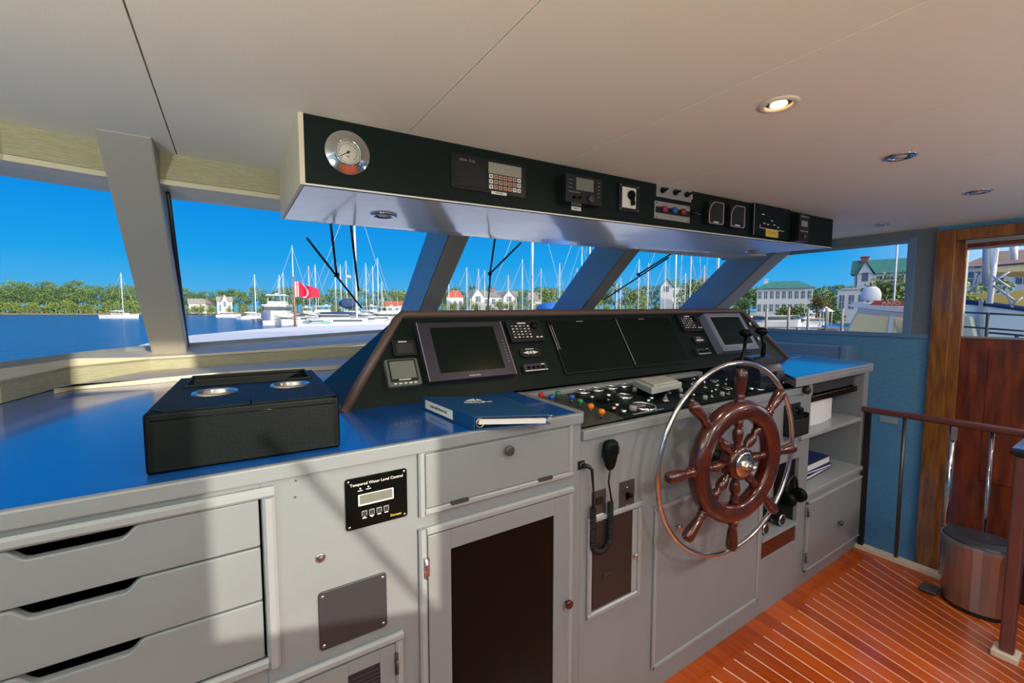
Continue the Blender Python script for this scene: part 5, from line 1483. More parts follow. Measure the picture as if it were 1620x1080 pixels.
def motorboat(px, d, lab, L_=12, rot=0.0, decks=2, hull=None, top=None, grp=None, hh=.13, arch=True):
    p = g(px, d); M = T(*p) @ RZ(-AZ + rot)
    t = thing('motor_yacht', lab, 'motor yacht', M, grp)
    b = MB(); hullmesh(b, L_, L_ * .32, L_ * hh, M, stern=.95); b.build('hull', hull or hull_m, t)
    z = L_ * hh
    b = MB(); b.rbox(L_ * .55, L_ * .25, L_ * .09, .5, M @ T(-L_ * .08, 0, z)); b.build('cabin', hull_m, t, bevel=.1)
    b = MB(); b.rbox(L_ * .56, L_ * .255, L_ * .045, .5, M @ T(-L_ * .08, 0, z + L_ * .03)); b.build('window_band', wglass_m, t)
    z += L_ * .09
    b = MB(); b.rbox(L_ * .62, L_ * .28, L_ * .012, .5, M @ T(-L_ * .10, 0, z)); b.build('deck', hull_m, t)
    if decks > 1:
        b = MB(); b.rbox(L_ * .32, L_ * .2, L_ * .05, .4, M @ T(-L_ * .12, 0, z)); b.build('flybridge', top or hull_m, t)
        for sx_ in (-1, 1):
            for sy_ in (-1, 1): MB().cyl(M @ V((-L_ * .12 + sx_ * L_ * .13, sy_ * L_ * .09, z)), M @ V((-L_ * .12 + sx_ * L_ * .13, sy_ * L_ * .09, z + L_ * .12)), .04, seg=6).build('canopy_post', alu_m, t)
        b = MB(); b.rbox(L_ * .34, L_ * .22, L_ * .012, .4, M @ T(-L_ * .12, 0, z + L_ * .12)); b.build('canopy', top or hull_m, t)
        MB().lathe([(.35, 0), (.42, .15), (.3, .35), (0, .42)], M @ T(-L_ * .05, 0, z + L_ * .132), seg=14).build('radar_dome', hull_m, t)
        MB().cyl(M @ V((-L_ * .2, 0, z + L_ * .13)), M @ V((-L_ * .2, 0, z + L_ * .32)), .04, seg=6).build('antenna', alu_m, t)
    MB().tube([M @ V((L_ * .47, 0, L_ * hh * 1.7)), M @ V((L_ * .3, L_ * .12, L_ * hh * 1.55)), M @ V((L_ * .05, L_ * .155, L_ * hh * 1.4))], .03, 5).build('bow_rail', rig_m, t)
    MB().tube([M @ V((L_ * .47, 0, L_ * hh * 1.7)), M @ V((L_ * .3, -L_ * .12, L_ * hh * 1.55)), M @ V((L_ * .05, -L_ * .155, L_ * hh * 1.4))], .03, 5).build('bow_rail', rig_m, t)
    return t


sailboat(190, 165, 432, 'lone white sailboat anchored off the wooded shore, left of the wide window post', rot=.1, L_=13, thick=.16)
sailboat(401, 150, 434, 'white sailboat between the two wooded points, left of the big motor yacht', rot=1.2, L_=11, thick=.16)
motorboat(362, 185, 'small white launch moored at the shore in front of the white cottage', L_=9, rot=.2, decks=1)
motorboat(438, 100, 'big white motor yacht with a flybridge, left of the red flag', L_=19, rot=-1.2)
motorboat(455, 92, 'smaller white boat bow-on in front of the big motor yacht', L_=8, rot=-1.4, decks=1)
motorboat(409, 160, 'distant white boat left of the big motor yacht', L_=9, rot=.3, decks=1)
motorboat(486, 110, 'white flybridge boat directly behind the red flag', L_=11, rot=-.8)
motorboat(520, 112, 'white flybridge boat behind the long cabin boat', L_=12, rot=.4)
motorboat(566, 100, 'white flybridge boat right of the nearest thick mast', L_=11, rot=.2)
motorboat(590, 112, 'white flybridge boat farther off by the dashboard corner', L_=12, rot=-.5)
motorboat(623, 98, 'white boat showing between dashboard rim and first raked post', L_=11, rot=.3)
motorboat(640, 118, 'white flybridge boat close to the first raked post', L_=12, rot=1.0)
motorboat(425, 125, 'white motor yacht half hidden behind the big one left of the flag', L_=12, rot=-1.0)
motorboat(474, 96, 'yellow-hulled boat just right of the flag pole', L_=7, rot=.4, decks=1, hull=ycan_m)
motorboat(535, 92, 'long white cabin boat moored below the navy sail cover', L_=10.5, rot=.15, decks=1)
motorboat(503, 88, 'boat under a turquoise cover right of the flag', L_=5, rot=1.0, decks=1, hull=tcan_m)
motorboat(578, 86, 'white cabin boat nearest the padded dashboard rim', L_=8, rot=-.2, decks=1)
motorboat(601, 94, 'white sport boat just above the corner of the dashboard', L_=8, rot=.5, decks=1, hull=hullg_m)
motorboat(1228, 66, 'big white sport cruiser behind the dock pilings in the starboard window', L_=9.5, rot=.25, decks=1, hh=.15)
motorboat(1284, 78, 'white flybridge boat right of the sport cruiser in the starboard window', L_=7.5, rot=.2, decks=2)
motorboat(1192, 82, 'white motor boat partly behind the right end post of the windscreen', L_=9, rot=.6, decks=1)
# boat under blue cover near the dock
p = g(1318, 62); t = thing('covered_dinghy', 'low boat under a blue cover beside the tan-sided boat', 'boat', p)
M = T(*p) @ RZ(-AZ); b = MB(); hullmesh(b, 3.4, 1.3, .5, M); b.build('hull', hull_m, t)
b = MB(); b.prism([M @ V(q_) for q_ in ((-1.6, -.6, .5), (1.5, -.5, .55), (.8, 0, .95), (-1.2, 0, 1.0))], M.to_3x3() @ V((0, .5, 0))); b.build('cover', bcan_m, t)

GM = 'masts crowding the marina behind the windscreen'
MS = [(439, 118, 435, 0, 1), (445, 120, 431, 0, 1), (459, 92, 389, .3, 2), (485, 110, 421, .1, 1), (496, 108, 419, -.2, 1), (526, 100, 404, .5, 2), (535, 112, 419, .2, 1), (544, 105, 413, 0, 1),
      (576, 104, 417, -.4, 1), (585.5, 108, 421, .2, 1), (593, 98, 408, .2, 2), (600, 116, 446, 0, 1), (656, 110, 427, .3, 1), (706, 125, 433, 0, 1), (734, 105, 423, .5, 2), (756, 108, 425, 1.4, 1), (762, 112, 428, .2, 1),
      (800, 118, 435, .5, 1), (821, 100, 410, .3, 1), (851, 115, 425, 0, 1), (884, 98, 416, 1.3, 2), (908, 110, 424, .3, 1), (914, 95, 380, .1, 2), (970, 105, 448, 0, 1), (976, 100, 440, .2, 1), (1004, 92, 410, .2, 2),
      (1024, 98, 416, 1.2, 1), (1046, 96, 413, .2, 1), (1078, 100, 432, .2, 1), (1107, 96, 420, .1, 1)]
for i, (px, d, yt, r, s_) in enumerate(MS):
    reg = ('left of the first raked post' if px < 680 else 'in the pane between the first two raked posts' if px < 940 else 'in the pane before the last raked post')
    sp_lab = {459: 'tallest sailboat mast next to the red flag', 656: 'sailboat mast close against the left raked post'}.get(px)
    sailboat(px, d, yt, sp_lab or ('white sailboat mast ' + reg), rot=r, L_=10, grp=None if sp_lab else 'sailboat masts ' + reg, spread=s_, thick=.085)
sailboat(552, 62, 300, 'nearest tall thick white mast with a radar shelf in the wide pane', rot=.2, L_=13, cover=ncan_m, spread=2, thick=.15)
q = g(552, 62); zr = zz_at(552, 440, 62)
o = MB().lathe([(.30, 0), (.42, .12), (.42, .25), (.28, .38), (0, .4)], T(q.x, q.y, zr), seg=18).build('radar_scanner', hull_m); tag(o, 'white radar scanner on the nearest thick mast', 'radar')
sailboat(830, 55, 290, 'tall thick white mast rising in the middle of the second pane', rot=.1, L_=12, spread=2, thick=.13)
sailboat(922, 60, 300, 'thick white mast by the second raked post', rot=.3, L_=12, spread=1, thick=.12)
sailboat(1057, 55, 300, 'thick white mast left of the leafy tree in the third pane', rot=.3, L_=12, spread=2, thick=.12)
sailboat(1091, 58, 300, 'thick white mast in the middle of the third pane', rot=1.2, L_=12, spread=1, thick=.11)
sailboat(1133.5, 50, 290, 'thick white mast at the right side of the third pane', rot=1.1, L_=12, spread=1, thick=.12)
sailboat(1424, 26, 250, 'grey-white mast crossing the right end of the starboard window', rot=1.3, L_=9, spread=0, thick=.055, stays=False)
# navy sail cover heap
q = g(551, 70); o = lump(q.x, q.y, zz_at(551, 480, 70), 1.2, .6, .75, 5).build('sail_cover', ncan_m); tag(o, 'navy blue sail cover bundle at the foot of the nearest mast', 'sail cover')

# ---------------- houses
def house(px0, px1, ybase, yeave, yridge, d, lab, wallm, roofm, rows=1, cols=4, depth=.6, gables=(), chim=None, hip=True, chm=None, yaw=0.0, grp=None):
    pc = (px0 + px1) / 2; w = (px1 - px0) * d / 688
    zb = min(zz_at(pc, ybase, d), ZW + .6); ze = zz_at(pc, yeave, d); zr = zz_at(pc, yridge, d)
    c_ = g(pc, d, 0); M = T(c_.x, c_.y, 0) @ RZ(-math.atan2(c_.x, c_.y) + yaw)     # local -y faces us
    t = thing('house', lab, 'house', T(c_.x, c_.y, zb), grp)
    dp = w * depth
    b = MB(); b.bb((-w / 2, 0, zb), (w / 2, dp, ze), M); b.build('walls', wallm, t)
    e = .05 * w if w < 10 else .6
    ri = w * (.25 if hip else .5)
    R = [M @ V(p) for p in ((-w / 2 - e, -e, ze), (w / 2 + e, -e, ze), (w / 2 + e, dp + e, ze), (-w / 2 - e, dp + e, ze), (-w / 2 + ri - (0 if hip else w / 2 + e), dp / 2, zr), (w / 2 - ri + (0 if hip else w / 2 + e), dp / 2, zr))]
    b = MB(); b.add(R, [(0, 1, 5, 4), (1, 2, 5), (2, 3, 4, 5), (3, 0, 4), (0, 3, 2, 1)]); b.build('roof', roofm, t)
    vis = zz_at(pc, 497, d); lo = max(zb, vis)
    H = ze - lo
    for r in range(rows):
        for k in range(cols):
            ww = w / cols * .52; x = -w / 2 + w * (k + .5) / cols; z0_ = lo + H * (r + .22) / rows; z1_ = lo + H * (r + .78) / rows
            b = MB(); b.bb((x - ww / 2, -.05, z0_), (x + ww / 2, .05, z1_), M); f = b.build('window', wing_m, t)
            b = MB(); b.bb((x - .04, -.09, z0_), (x + .04, -.04, z1_), M); b.bb((x - ww / 2, -.09, (z0_ + z1_) / 2 - .04), (x + ww / 2, -.04, (z0_ + z1_) / 2 + .04), M); b.build('muntin', siding_m, f)
    for gp, gw, gy in gables:      # front gables: x fraction, width fraction, ridge y
        x = -w / 2 + w * gp; zg = zz_at(pc, gy, d); hw = w * gw / 2
        b = MB(); b.prism([M @ V(p) for p in ((x - hw, -.5, zb), (x + hw, -.5, zb), (x + hw, -.5, ze), (x, -.5, zg), (x - hw, -.5, ze))], M.to_3x3() @ V((0, dp * .5, 0))); b.build('gable', wallm, t)
        b = MB()
        for s_ in (-1, 1): b.prism([M @ V(p) for p in ((x, -.8, zg), (x + s_ * (hw + .4), -.8, ze - .2), (x + s_ * (hw + .4), -.8, ze), (x, -.8, zg + .3))], M.to_3x3() @ V((0, dp * .5 + .5, 0)))
        b.build('gable_roof', roofm, t)
        b = MB(); b.bb((x - hw * .4, -.56, ze - (zg - ze) * .6), (x + hw * .4, -.48, ze + (zg - ze) * .1), M); b.build('window', wing_m, t)
    if chim:
        cx0, cx1, cyt = chim; x0_ = (cx0 - pc) * d / 688; x1_ = (cx1 - pc) * d / 688; zt_ = zz_at(pc, cyt, d)
        b = MB(); b.bb((x0_, dp * .35, ze), (x1_, dp * .5, zt_), M); b.bb((x0_ - .15, dp * .35 - .15, zt_), (x1_ + .15, dp * .5 + .15, zt_ + .25), M); b.build('chimney', chm or brick_m, t)
    return t


house(303, 336, 492, 481, 472, 285, 'grey-roofed cottage low among the trees, left in the wide pane', siding_m, roofk_m, cols=3, hip=False)
house(346, 366, 492, 478, 469, 275, 'white cottage with a front gable above the small launch', siding_m, roofk_m, cols=2, hip=False, gables=((.5, .45, 466),))
house(612, 646, 494, 484, 476, 215, 'low house with orange-red roofs seen just left of the first raked post', sidec_m, roofr_m, cols=3, hip=False)
house(707, 733, 492, 470, 459, 215, 'red-roofed house right of the first raked post', siding_m, roofr_m, cols=3)
house(744, 818, 492, 470, 459, 190, 'long white grey-roofed house with two front gables in the second pane', siding_m, roofk_m, rows=2, cols=7, hip=False, gables=((.17, .26, 457), (.83, .24, 459)), chim=(778, 782, 455))
house(836, 856, 492, 476, 462, 185, 'small white gabled house behind the tall mast of the second pane', siding_m, roofk_m, rows=1, cols=2, hip=False)
house(1044, 1080, 490, 454, 442, 120, 'white two-storey porch house with a teal roof in the third pane', siding_m, roofg_m, rows=2, cols=4, gables=((.28, .5, 441),))
house(1110, 1152, 490, 456, 437, 120, 'cream house with a brown roof and gable right of the leafy tree', sidec_m, rooft_m, rows=2, cols=4, hip=False, gables=((.35, .4, 439),))
house(1202, 1277, 496, 456, 444, 118, 'white two-storey house with a green hipped roof, left in the starboard window', siding_m, roofg_m, rows=2, cols=9, chim=(1211, 1216, 441), chm=siding_m, depth=.4)
house(1360, 1450, 494, 432, 408, 88, 'large white house with a green roof and tall red chimney in the starboard window', siding_m, roofg_m, rows=3, cols=7, chim=(1367, 1377, 404), depth=.5, hip=False, gables=((.16, .22, 412),))
house(1328, 1364, 494, 458, 455, 84, 'flat-roofed white wing with tall windows left of the red-chimney house', siding_m, roofk_m, rows=1, cols=3)
house(1548, 1680, 500, 418, 392, 48, 'pale house seen at the top of the door window', siding_m, rooft_m, rows=2, cols=5, hip=True)

# ---------------- trees
def leafcloud(b, c, r, n, rnd, s):
    for _ in range(n):
        while True:
            v = V((rnd.uniform(-1, 1), rnd.uniform(-1, 1), rnd.uniform(-1, 1)))
            if .2 < v.length < 1: break
        p = V(c) + V((v.x * r[0], v.y * r[1], v.z * r[2]))
        a = V((rnd.uniform(-1, 1), rnd.uniform(-1, 1), rnd.uniform(-1, 1))).normalized(); e = a.cross(V((rnd.uniform(-1, 1), rnd.uniform(-1, 1), rnd.uniform(-1, 1)))).normalized()
        q = s * rnd.uniform(.6, 1.3)
        b.v += [p, p + a * q, p + a * q * .6 + e * q, p + e * q * .8]; k = len(b.v) - 4
        b.f.append([k, k + 1, k + 2, k + 3]); b.sm.append(False)


PROTO = {}
def treeproto(kind, seed):
    """unit-height tree: trunk + crown, origin at the foot"""
    rnd = random.Random(seed); tr = MB(); cr_ = MB()
    if kind == 'pine':
        tr.tube([V((0, 0, 0)), V((.01, .01, .5)), V((rnd.uniform(-.03, .03), 0, .95))], [.018, .014, .005], 7)
        for k in range(15):
            z = rnd.uniform(.34, .97); a = rnd.uniform(0, 6.28); rr = .20 * (1.3 - z) * rnd.uniform(.3, 1.5)
            leafcloud(cr_, (rr * math.cos(a) * 1.4, rr * math.sin(a) * 1.4, z), (.15, .15, .06 + .05 * rnd.random()), 75, rnd, .03)
    elif kind == 'broad':
        tr.tube([V((0, 0, 0)), V((0, 0, .3)), V((.02, 0, .6))], [.03, .024, .01], 7)
        for k in range(10):
            a = rnd.uniform(0, 6.28); rr = rnd.uniform(0, .28); z = rnd.uniform(.32, .85)
            leafcloud(cr_, (rr * math.cos(a), rr * math.sin(a), z), (.2, .2, .15), 110, rnd, .035)
    else:
        tr.tube([V((0, 0, 0)), V((0, 0, .2))], [.03, .02], 6)
        for k in range(7):
            a = rnd.uniform(0, 6.28); rr = rnd.uniform(0, .4)
            leafcloud(cr_, (rr * math.cos(a), rr * math.sin(a), rnd.uniform(.2, .7)), (.35, .35, .3), 110, rnd, .07)
    return tr, cr_


def tree(kind, var, px, d, ytop, lab, grp, leafm, cat='tree'):
    key = (kind, var, leafm.name)
    zb = ZW + .5; H = max(1.5, zz_at(px, ytop, d) - zb); p = g(px, d, zb)
    if key not in PROTO:
        t = thing({'pine': 'pine_tree', 'broad': 'leafy_tree', 'bush': 'bush'}[kind], lab, cat, T(0, 0, 0), grp)
        tr, cr_ = treeproto(kind, var * 13 + 5); tr.build('trunk', bark_m, t); cr_.build('crown', leafm, t)
        PROTO[key] = t
    else:
        t = copytree(PROTO[key]); t['label'] = lab
        if grp: t['group'] = grp
        elif 'group' in t: del t['group']
    t.matrix_world = T(*p) @ RZ(random.uniform(0, 6.28)) @ Matrix.Diagonal((H, H, H, 1))
    return t


random.seed(21)
x = -30
while x < 225:
    tree('pine', random.randint(0, 3), x, random.uniform(318, 345), random.uniform(444, 455) if x < 140 else random.uniform(449, 458), 'tall pine in the wooded point left of the wide window post', 'pines left of the wide window post', leaf1_m); x += random.uniform(6, 9)
x = -30
while x < 225:
    tree('bush', random.randint(0, 1), x, random.uniform(314, 318), random.uniform(470, 481), 'low shoreline bush under the pines on the left', 'shoreline bushes on the left', leaf2_m, 'bush'); x += random.uniform(13, 20)
x = 286
while x < 615:
    tree('pine', random.randint(0, 3), x, random.uniform(290, 325), random.uniform(454, 464), 'pine in the shore woods behind the moored boats', 'pines behind the moored boats', leaf1_m); x += random.uniform(9, 13)
x = 290
while x < 610:
    tree('bush', random.randint(0, 1), x, random.uniform(272, 280) * (1 if x < 400 else .93), random.uniform(476, 484), 'bush on the bank behind the moored boats', 'bushes behind the moored boats', leaf2_m, 'bush'); x += random.uniform(20, 28)
x = 615
while x < 960:
    k = random.choice(['pine', 'pine', 'broad']); tree(k, random.randint(0, 3), x, random.uniform(225, 260), random.uniform(452, 463), 'tree in the line behind the houses of the first panes' if k == 'broad' else 'pine in the line behind the houses of the first panes', 'leafy trees behind the houses' if k == 'broad' else 'pines behind the houses', leaf2_m if k == 'broad' else leaf1_m); x += random.uniform(10, 15)
x = 700
while x < 1180:
    tree('broad', random.randint(0, 2), x, random.uniform(140, 165), random.uniform(468, 480), 'low sunlit tree on the near bank between the masts', 'low sunlit trees between the masts', leaf4_m if x > 930 else leaf2_m); x += random.uniform(15, 22)
x = 955
while x < 1190:
    tree('pine', random.randint(0, 3), x, random.uniform(180, 200), random.uniform(446, 458), 'pine behind the houses of the third pane', 'pines behind the third pane', leaf1_m); x += random.uniform(12, 18)
for px, yt, d, lab in ((866, 447, 170, 'round leafy tree right of the tall mast in the second pane'), (1097, 431, 105, 'big leafy tree in the middle of the third pane'), (1008, 452, 110, 'yellow-green tree behind the wiper in the third pane')):
    tree('broad', 1, px, d, yt, lab, None, leaf2_m)
x = 1185
while x < 1450:
    tree('broad' if x < 1300 else 'pine', random.randint(0, 2), x, random.uniform(150, 165), random.uniform(446, 454), 'tree on the skyline behind the starboard window houses', 'skyline trees in the starboard window', leaf1_m); x += random.uniform(13, 18)
for kind, px, yt, d, lm, lab in (('broad', 1292, 453, 92, leaf3_m, 'russet-leaved tree between the two white houses'), ('broad', 1403, 412, 62, leaf2_m, 'slender green tree in front of the red-chimney house'), ('broad', 1322, 462, 95, leaf2_m, 'green tree right of the russet tree'),
                                 ('bush', 1240, 476, 88, leaf2_m, 'hedge bush below the green-roofed house, left'), ('bush', 1262, 474, 88, leaf2_m, 'hedge bush below the green-roofed house, right'), ('bush', 1318, 478, 82, leaf1_m, 'dark bush beside the flat-roofed wing'), ('broad', 1180, 460, 110, leaf1_m, 'tree just right of the last raked post'),
                                 ('broad', 1434, 462, 70, leaf3_m, 'small autumn tree at the right edge of the starboard window'), ('broad', 1541, 424, 30, leaf4_m, 'bright green tree behind the ladder in the door window')):
    tree(kind, 2, px, d, yt, lab, None, lm, 'tree' if kind != 'bush' else 'bush')

# ---------------- docks and pilings
def dock(pxa, da, pxb, db, lab, w=1.6):
    a, c = g(pxa, da, ZW + .55), g(pxb, db, ZW + .55); n = (c - a).cross(V((0, 0, 1))).normalized() * w / 2
    t = thing('dock', lab, 'dock', (a + c) / 2)
    b = MB(); b.prism([a - n, c - n, c + n, a + n], (0, 0, .18)); b.build('walkway', wood_m, t)
    for i in range(6):
        p = a.lerp(c, i / 5); MB().cyl(p + V((0, 0, -.8)), p, .14, seg=8).build('support', pile_m, t)
dock(1150, 66, 1345, 60, 'long weathered dock crossing behind the pilings in the starboard window')
dock(400, 118, 640, 100, 'dock behind the motor yachts beside the red flag')
for px, yt, d in ((1213, 488, 58), (1248, 486, 57), (1279, 488, 57), (1308, 487, 56), (1333, 488, 55)):
    p = g(px, d); o = MB().cyl(p - V((0, 0, .3)), V((p.x, p.y, zz_at(px, yt, d))), .16, seg=10).build('piling', pile_m)
    tag(o, 'wooden dock piling standing in the water in the starboard window', 'piling', 'pilings in the starboard window')
o = None
t = thing('waterside_gazebo', 'little white peaked shelter on the dock between the two white houses', 'shelter', g(1307, 74))
c_ = g(1307, 74, ZW + .5); Mg = T(*c_)
b = MB(); b.lathe([(1.3, 2.4), (0, 3.3)], Mg, seg=4, smooth=False); b.build('roof', siding_m, t)
for i in range(4):
    a = PI / 4 + i * PI / 2; MB().cyl(Mg @ V((.9 * math.cos(a), .9 * math.sin(a), 0)), Mg @ V((.9 * math.cos(a), .9 * math.sin(a), 2.45)), .06, seg=6).build('post', siding_m, t)

# ---------------- flag on its staff on our own bow
df_ = 10.4
P0 = on(467, 516.5, 2, 1.0); df_ = (P0 - EYE).dot(FW)
P1 = far(466.5, 441, df_); P1 = V((P0.x, P0.y, P1.z))
t = thing('bow_flag', 'red flag with a white crescent and stripes flying from a varnished staff', 'flag', P0)
MB().tube([P0, P1], [.028, .016], 8).build('flag_staff', pole_m, t)
MB().lathe([(0, 0), (.03, .02), (.03, .04), (0, .06)], T(*P1), seg=10, caps=False).build('staff_ball', pole_m, t)
rt_ = RT.copy()
def fl(u_, v_):   # cloth point, u along the fly 0..1, v down 0..1
    hgt = .36 - .03 * u_
    return V((P0.x, P0.y, 0)) + rt_ * (.03 + .53 * u_) + FW * (.10 * math.sin(u_ * 7) * u_ + .05 * v_ * u_) + V((0, 0, P1.z - .075 - .18 * u_ ** 1.3 - (hgt * (1 - .42 * u_ ** 2)) * v_ + .02 * math.sin(u_ * 9)))
nu, nv = 110, 60
fr2 = MB(); fw2 = MB()
for i in range(nu):
    for j in range(nv):
        uu = (i + .5) / nu; vv = (j + .5) / nv
        x_ = (uu - .30) * 1.45; y_ = vv - .5
        cres = (x_ ** 2 + y_ ** 2 < .235) and ((x_ + .13) ** 2 + y_ ** 2 > .215) and x_ > 0
        white = uu < .055 or .10 < uu < .135 or cres
        (fw2 if white else fr2).quad(fl(i / nu, j / nv), fl((i + 1) / nu, j / nv), fl((i + 1) / nu, (j + 1) / nv), fl(i / nu, (j + 1) / nv))
fr2.build('red_cloth', flag_m, t); fw2.build('white_pattern', flagw_m, t)

# blue cover on the foredeck
q = far(876, 492, 7.5)
t = thing('winch_cover', 'round blue canvas cover standing on the foredeck, just above the dashboard rim', 'cover', V((q.x, q.y, 1.0)))
MB().lathe([(.22, 0), (.24, .3), (.30, .40), (.295, .45), (.25, .49), (.14, .525), (0, .535)], T(q.x, q.y, 1.0), seg=28).build('canvas', bcan_m, t)
MB().tube([V((q.x + .30 * math.cos(a), q.y + .30 * math.sin(a), 1.41)) for a in [2 * PI * k / 24 for k in range(24)]], .008, 6, closed=True).build('hem', ncan_m, t)

# windscreen wipers, parked on the outside of the panes
def onpane(px, py, i, off=.03):
    a, b_, c_ = HEAD[i], HEAD[i + 1], FOOT[i]
    n = (b_ - a).cross(c_ - a).normalized()
    if n.y < 0: n = -n
    d = ray(px, py); tt = (a + n * off - EYE).dot(n) / d.dot(n); return EYE + d * tt
wip_m = blackp_m
for lab, i, arms, blade in (('long wiper with a crossing blade on the wide pane right of the cream post', 4, (((523, 352), (532.6, 435)), ((555, 356), (567, 460))), ((486, 377), (572, 487))),
                            ('wiper on the second pane, above the round leafy tree', 5, (((783, 378), (775, 433)), ((824, 384), (778, 430))), ((776, 430), (772, 484))),
                            ('slanting wiper on the third pane', 6, (((1064, 400), (1010, 434)),), ((1058, 407), (955, 474)))):
    A0 = onpane(*arms[0][0], i)
    t = thing('windscreen_wiper', lab, 'wiper', A0)
    for a in arms: MB().tube([onpane(*a[0], i), onpane(*a[1], i)], .0065, 8).build('arm', wip_m, t)
    MB().tube([onpane(*blade[0], i, .02), onpane(*blade[1], i, .02)], .006, 8).build('blade', wip_m, t)
    j_ = onpane(*arms[0][1], i); MB().lathe([(.014, -.012), (.014, .012)], T(*j_), seg=12).build('joint', wip_m, t)

# ---------------- neighbouring boat alongside
XN = 9.0
NF = Frame((XN, 0, 0), (0, -1, 0), (0, 0, 1))
def N_(px, py, x=XN): return on(px, py, 0, x)
t = thing('neighbour_boat', 'white boat alongside with a hardtop, tan side curtains and a red name board', 'boat', V((XN, 2.5, ZW)))
b = MB(); b.prism([N_(1338, 482.8), N_(1353, 478), N_(1385, 480.5), N_(1437, 486), N_(1480, 488), N_(1480, 497), N_(1437, 494.5), N_(1390, 490.5), N_(1352, 486)], (2.6, 0, 0)); b.build('hardtop', hull_m, t)
b = MB(); b.prism([N_(1358, 487.5), N_(1437, 495.5), N_(1475, 498), N_(1475, 560), N_(1330, 540), N_(1338, 526)], (2.4, 0, 0)); b.build('cabin_side', hullg_m, t)
eps = lambda p, e=.02: p - V((e, 0, 0))
b = MB(); b.prism([eps(N_(*q_)) for q_ in ((1357, 495.6), (1410, 501), (1405, 526), (1342, 523))], (.015, 0, 0)); b.build('side_curtain', tan_m, t)
b = MB(); b.prism([eps(N_(*q_)) for q_ in ((1415, 500.5), (1437, 502.5), (1436, 529), (1412, 527))], (.015, 0, 0)); b.build('side_curtain', tan_m, t)
b = MB(); b.prism([eps(N_(*q_), .035) for q_ in ((1409.5, 499), (1415.5, 499.5), (1411.5, 528), (1405, 527))], (.03, 0, 0)); b.build('curtain_post', hull_m, t)
b = MB()
for k in range(6):
    a = N_(1419 + k * 1.5, 503); c = N_(1424 + k * 3, 526); b.tube([eps(a, .03), eps(a.lerp(c, .5) + V((0, .02, .03)), .035), eps(c, .03)], .010, 6)
b.build('curtain_folds', tan_m, t)
qd = N_(1377, 476, XN + .8)
rd = (N_(1360, 470, XN + .8) - N_(1394, 470, XN + .8)).length * .5 * .95
zt_d = N_(1377, 453, XN + .8).z - qd.z
MB().lathe([(rd * .95, 0), (rd, zt_d * .3), (rd * .97, zt_d * .55), (rd * .8, zt_d * .82), (rd * .45, zt_d * .97), (0, zt_d)], T(*qd), seg=28).build('satellite_dome', hull_m, t)
nb_ = [N_(1385, 482.4), N_(1393, 475.6), N_(1470, 476), N_(1470, 485.5), N_(1437, 484.3)]
b = MB(); b.prism([eps(p, .25) for p in nb_], (.05, 0, 0)); b.build('name_board', mat('name_board_red', (.60, .07, .03), .5), t, label='red name board')
ce = N_(1419, 479.8); hgt = (N_(1419, 476.5) - N_(1419, 483)).z
text('name_lettering', 'ARIO', hgt * 1.25, Frame(ce - V((.256, 0, 0)), (0, -1, 0), (0, 0, 1)).mat(), mat('cream_letters', (.85, .62, .42), .6), t, sx=1.25)
# aft part seen through the door pane
b = MB()
b.prism([N_(1520, 476), N_(1560, 479), N_(1640, 489), N_(1760, 500), N_(1760, 640), N_(1500, 600)], (3.0, 0, 0)); b.build('hull_side', mat('green_white_gelcoat', (.70, .78, .72), .35), t)
b = MB(); b.tube([N_(1522, 477), N_(1562, 480.5), N_(1640, 491), N_(1760, 505)], .035, 8); b.build('rub_rail', ncan_m, t)
b = MB(); b.prism([eps(N_(*q_), -.3) for q_ in ((1530, 467), (1545, 463.5), (1585, 466), (1600, 459), (1640, 451), (1720, 450), (1720, 500), (1640, 489.5), (1568, 478), (1540, 471))], (2.2, 0, 0)); b.build('boom_tent', mat('gold_canvas', (.66, .46, .12), .85, noise=.12, nscale=3), t)
b = MB(); b.prism([eps(N_(*q_), -.3) for q_ in ((1534, 421.5), (1560, 417), (1640, 413), (1720, 410), (1720, 424), (1640, 426), (1560, 429), (1543, 428))], (2.0, 0, 0)); b.build('awning', tan_m, t)
b = MB(); b.prism([eps(N_(*q_), -.3) for q_ in ((1534, 420), (1640, 411), (1720, 407), (1720, 409.5), (1640, 413.5), (1534, 422))], (-.03, 0, 0)); b.build('awning_edge', ncan_m, t)
for a, c, r_, m_ in (((1579, 380), (1568, 480), .035, alu_m), ((1566, 380), (1563, 452), .05, hullg_m), ((1572, 380), (1570, 425), .04, alu_m), ((1606, 380), (1606, 412), .04, alu_m)):
    MB().tube([eps(N_(*a), .1), eps(N_(*c), .1)], r_, 8).build('mast', m_, t)
for a, c in (((1563, 430), (1600, 455)), ((1600, 430), (1555, 458)), ((1575, 452), (1612, 478)), ((1620, 470), (1602, 484)), ((1596, 464), (1604, 486)), ((1540, 462), (1548, 432)), ((1546, 463), (1553, 435))):
    MB().tube([eps(N_(*a), .12), eps(N_(*c), .12)], .014, 6).build('strut', hullg_m, t)
b = MB(); b.prism([eps(N_(*q_), .05) for q_ in ((1549, 474), (1556, 475), (1558, 540), (1553, 540), (1550, 490))], (.04, 0, 0)); b.build('grey_stripe', hullg_m, t)
b = MB(); b.prism([eps(N_(*q_), .25) for q_ in ((1526, 500), (1541, 501), (1549, 534), (1524, 534))], (.2, 0, 0)); b.build('fender_step', mat('pale_olive', (.50, .52, .38), .6), t)
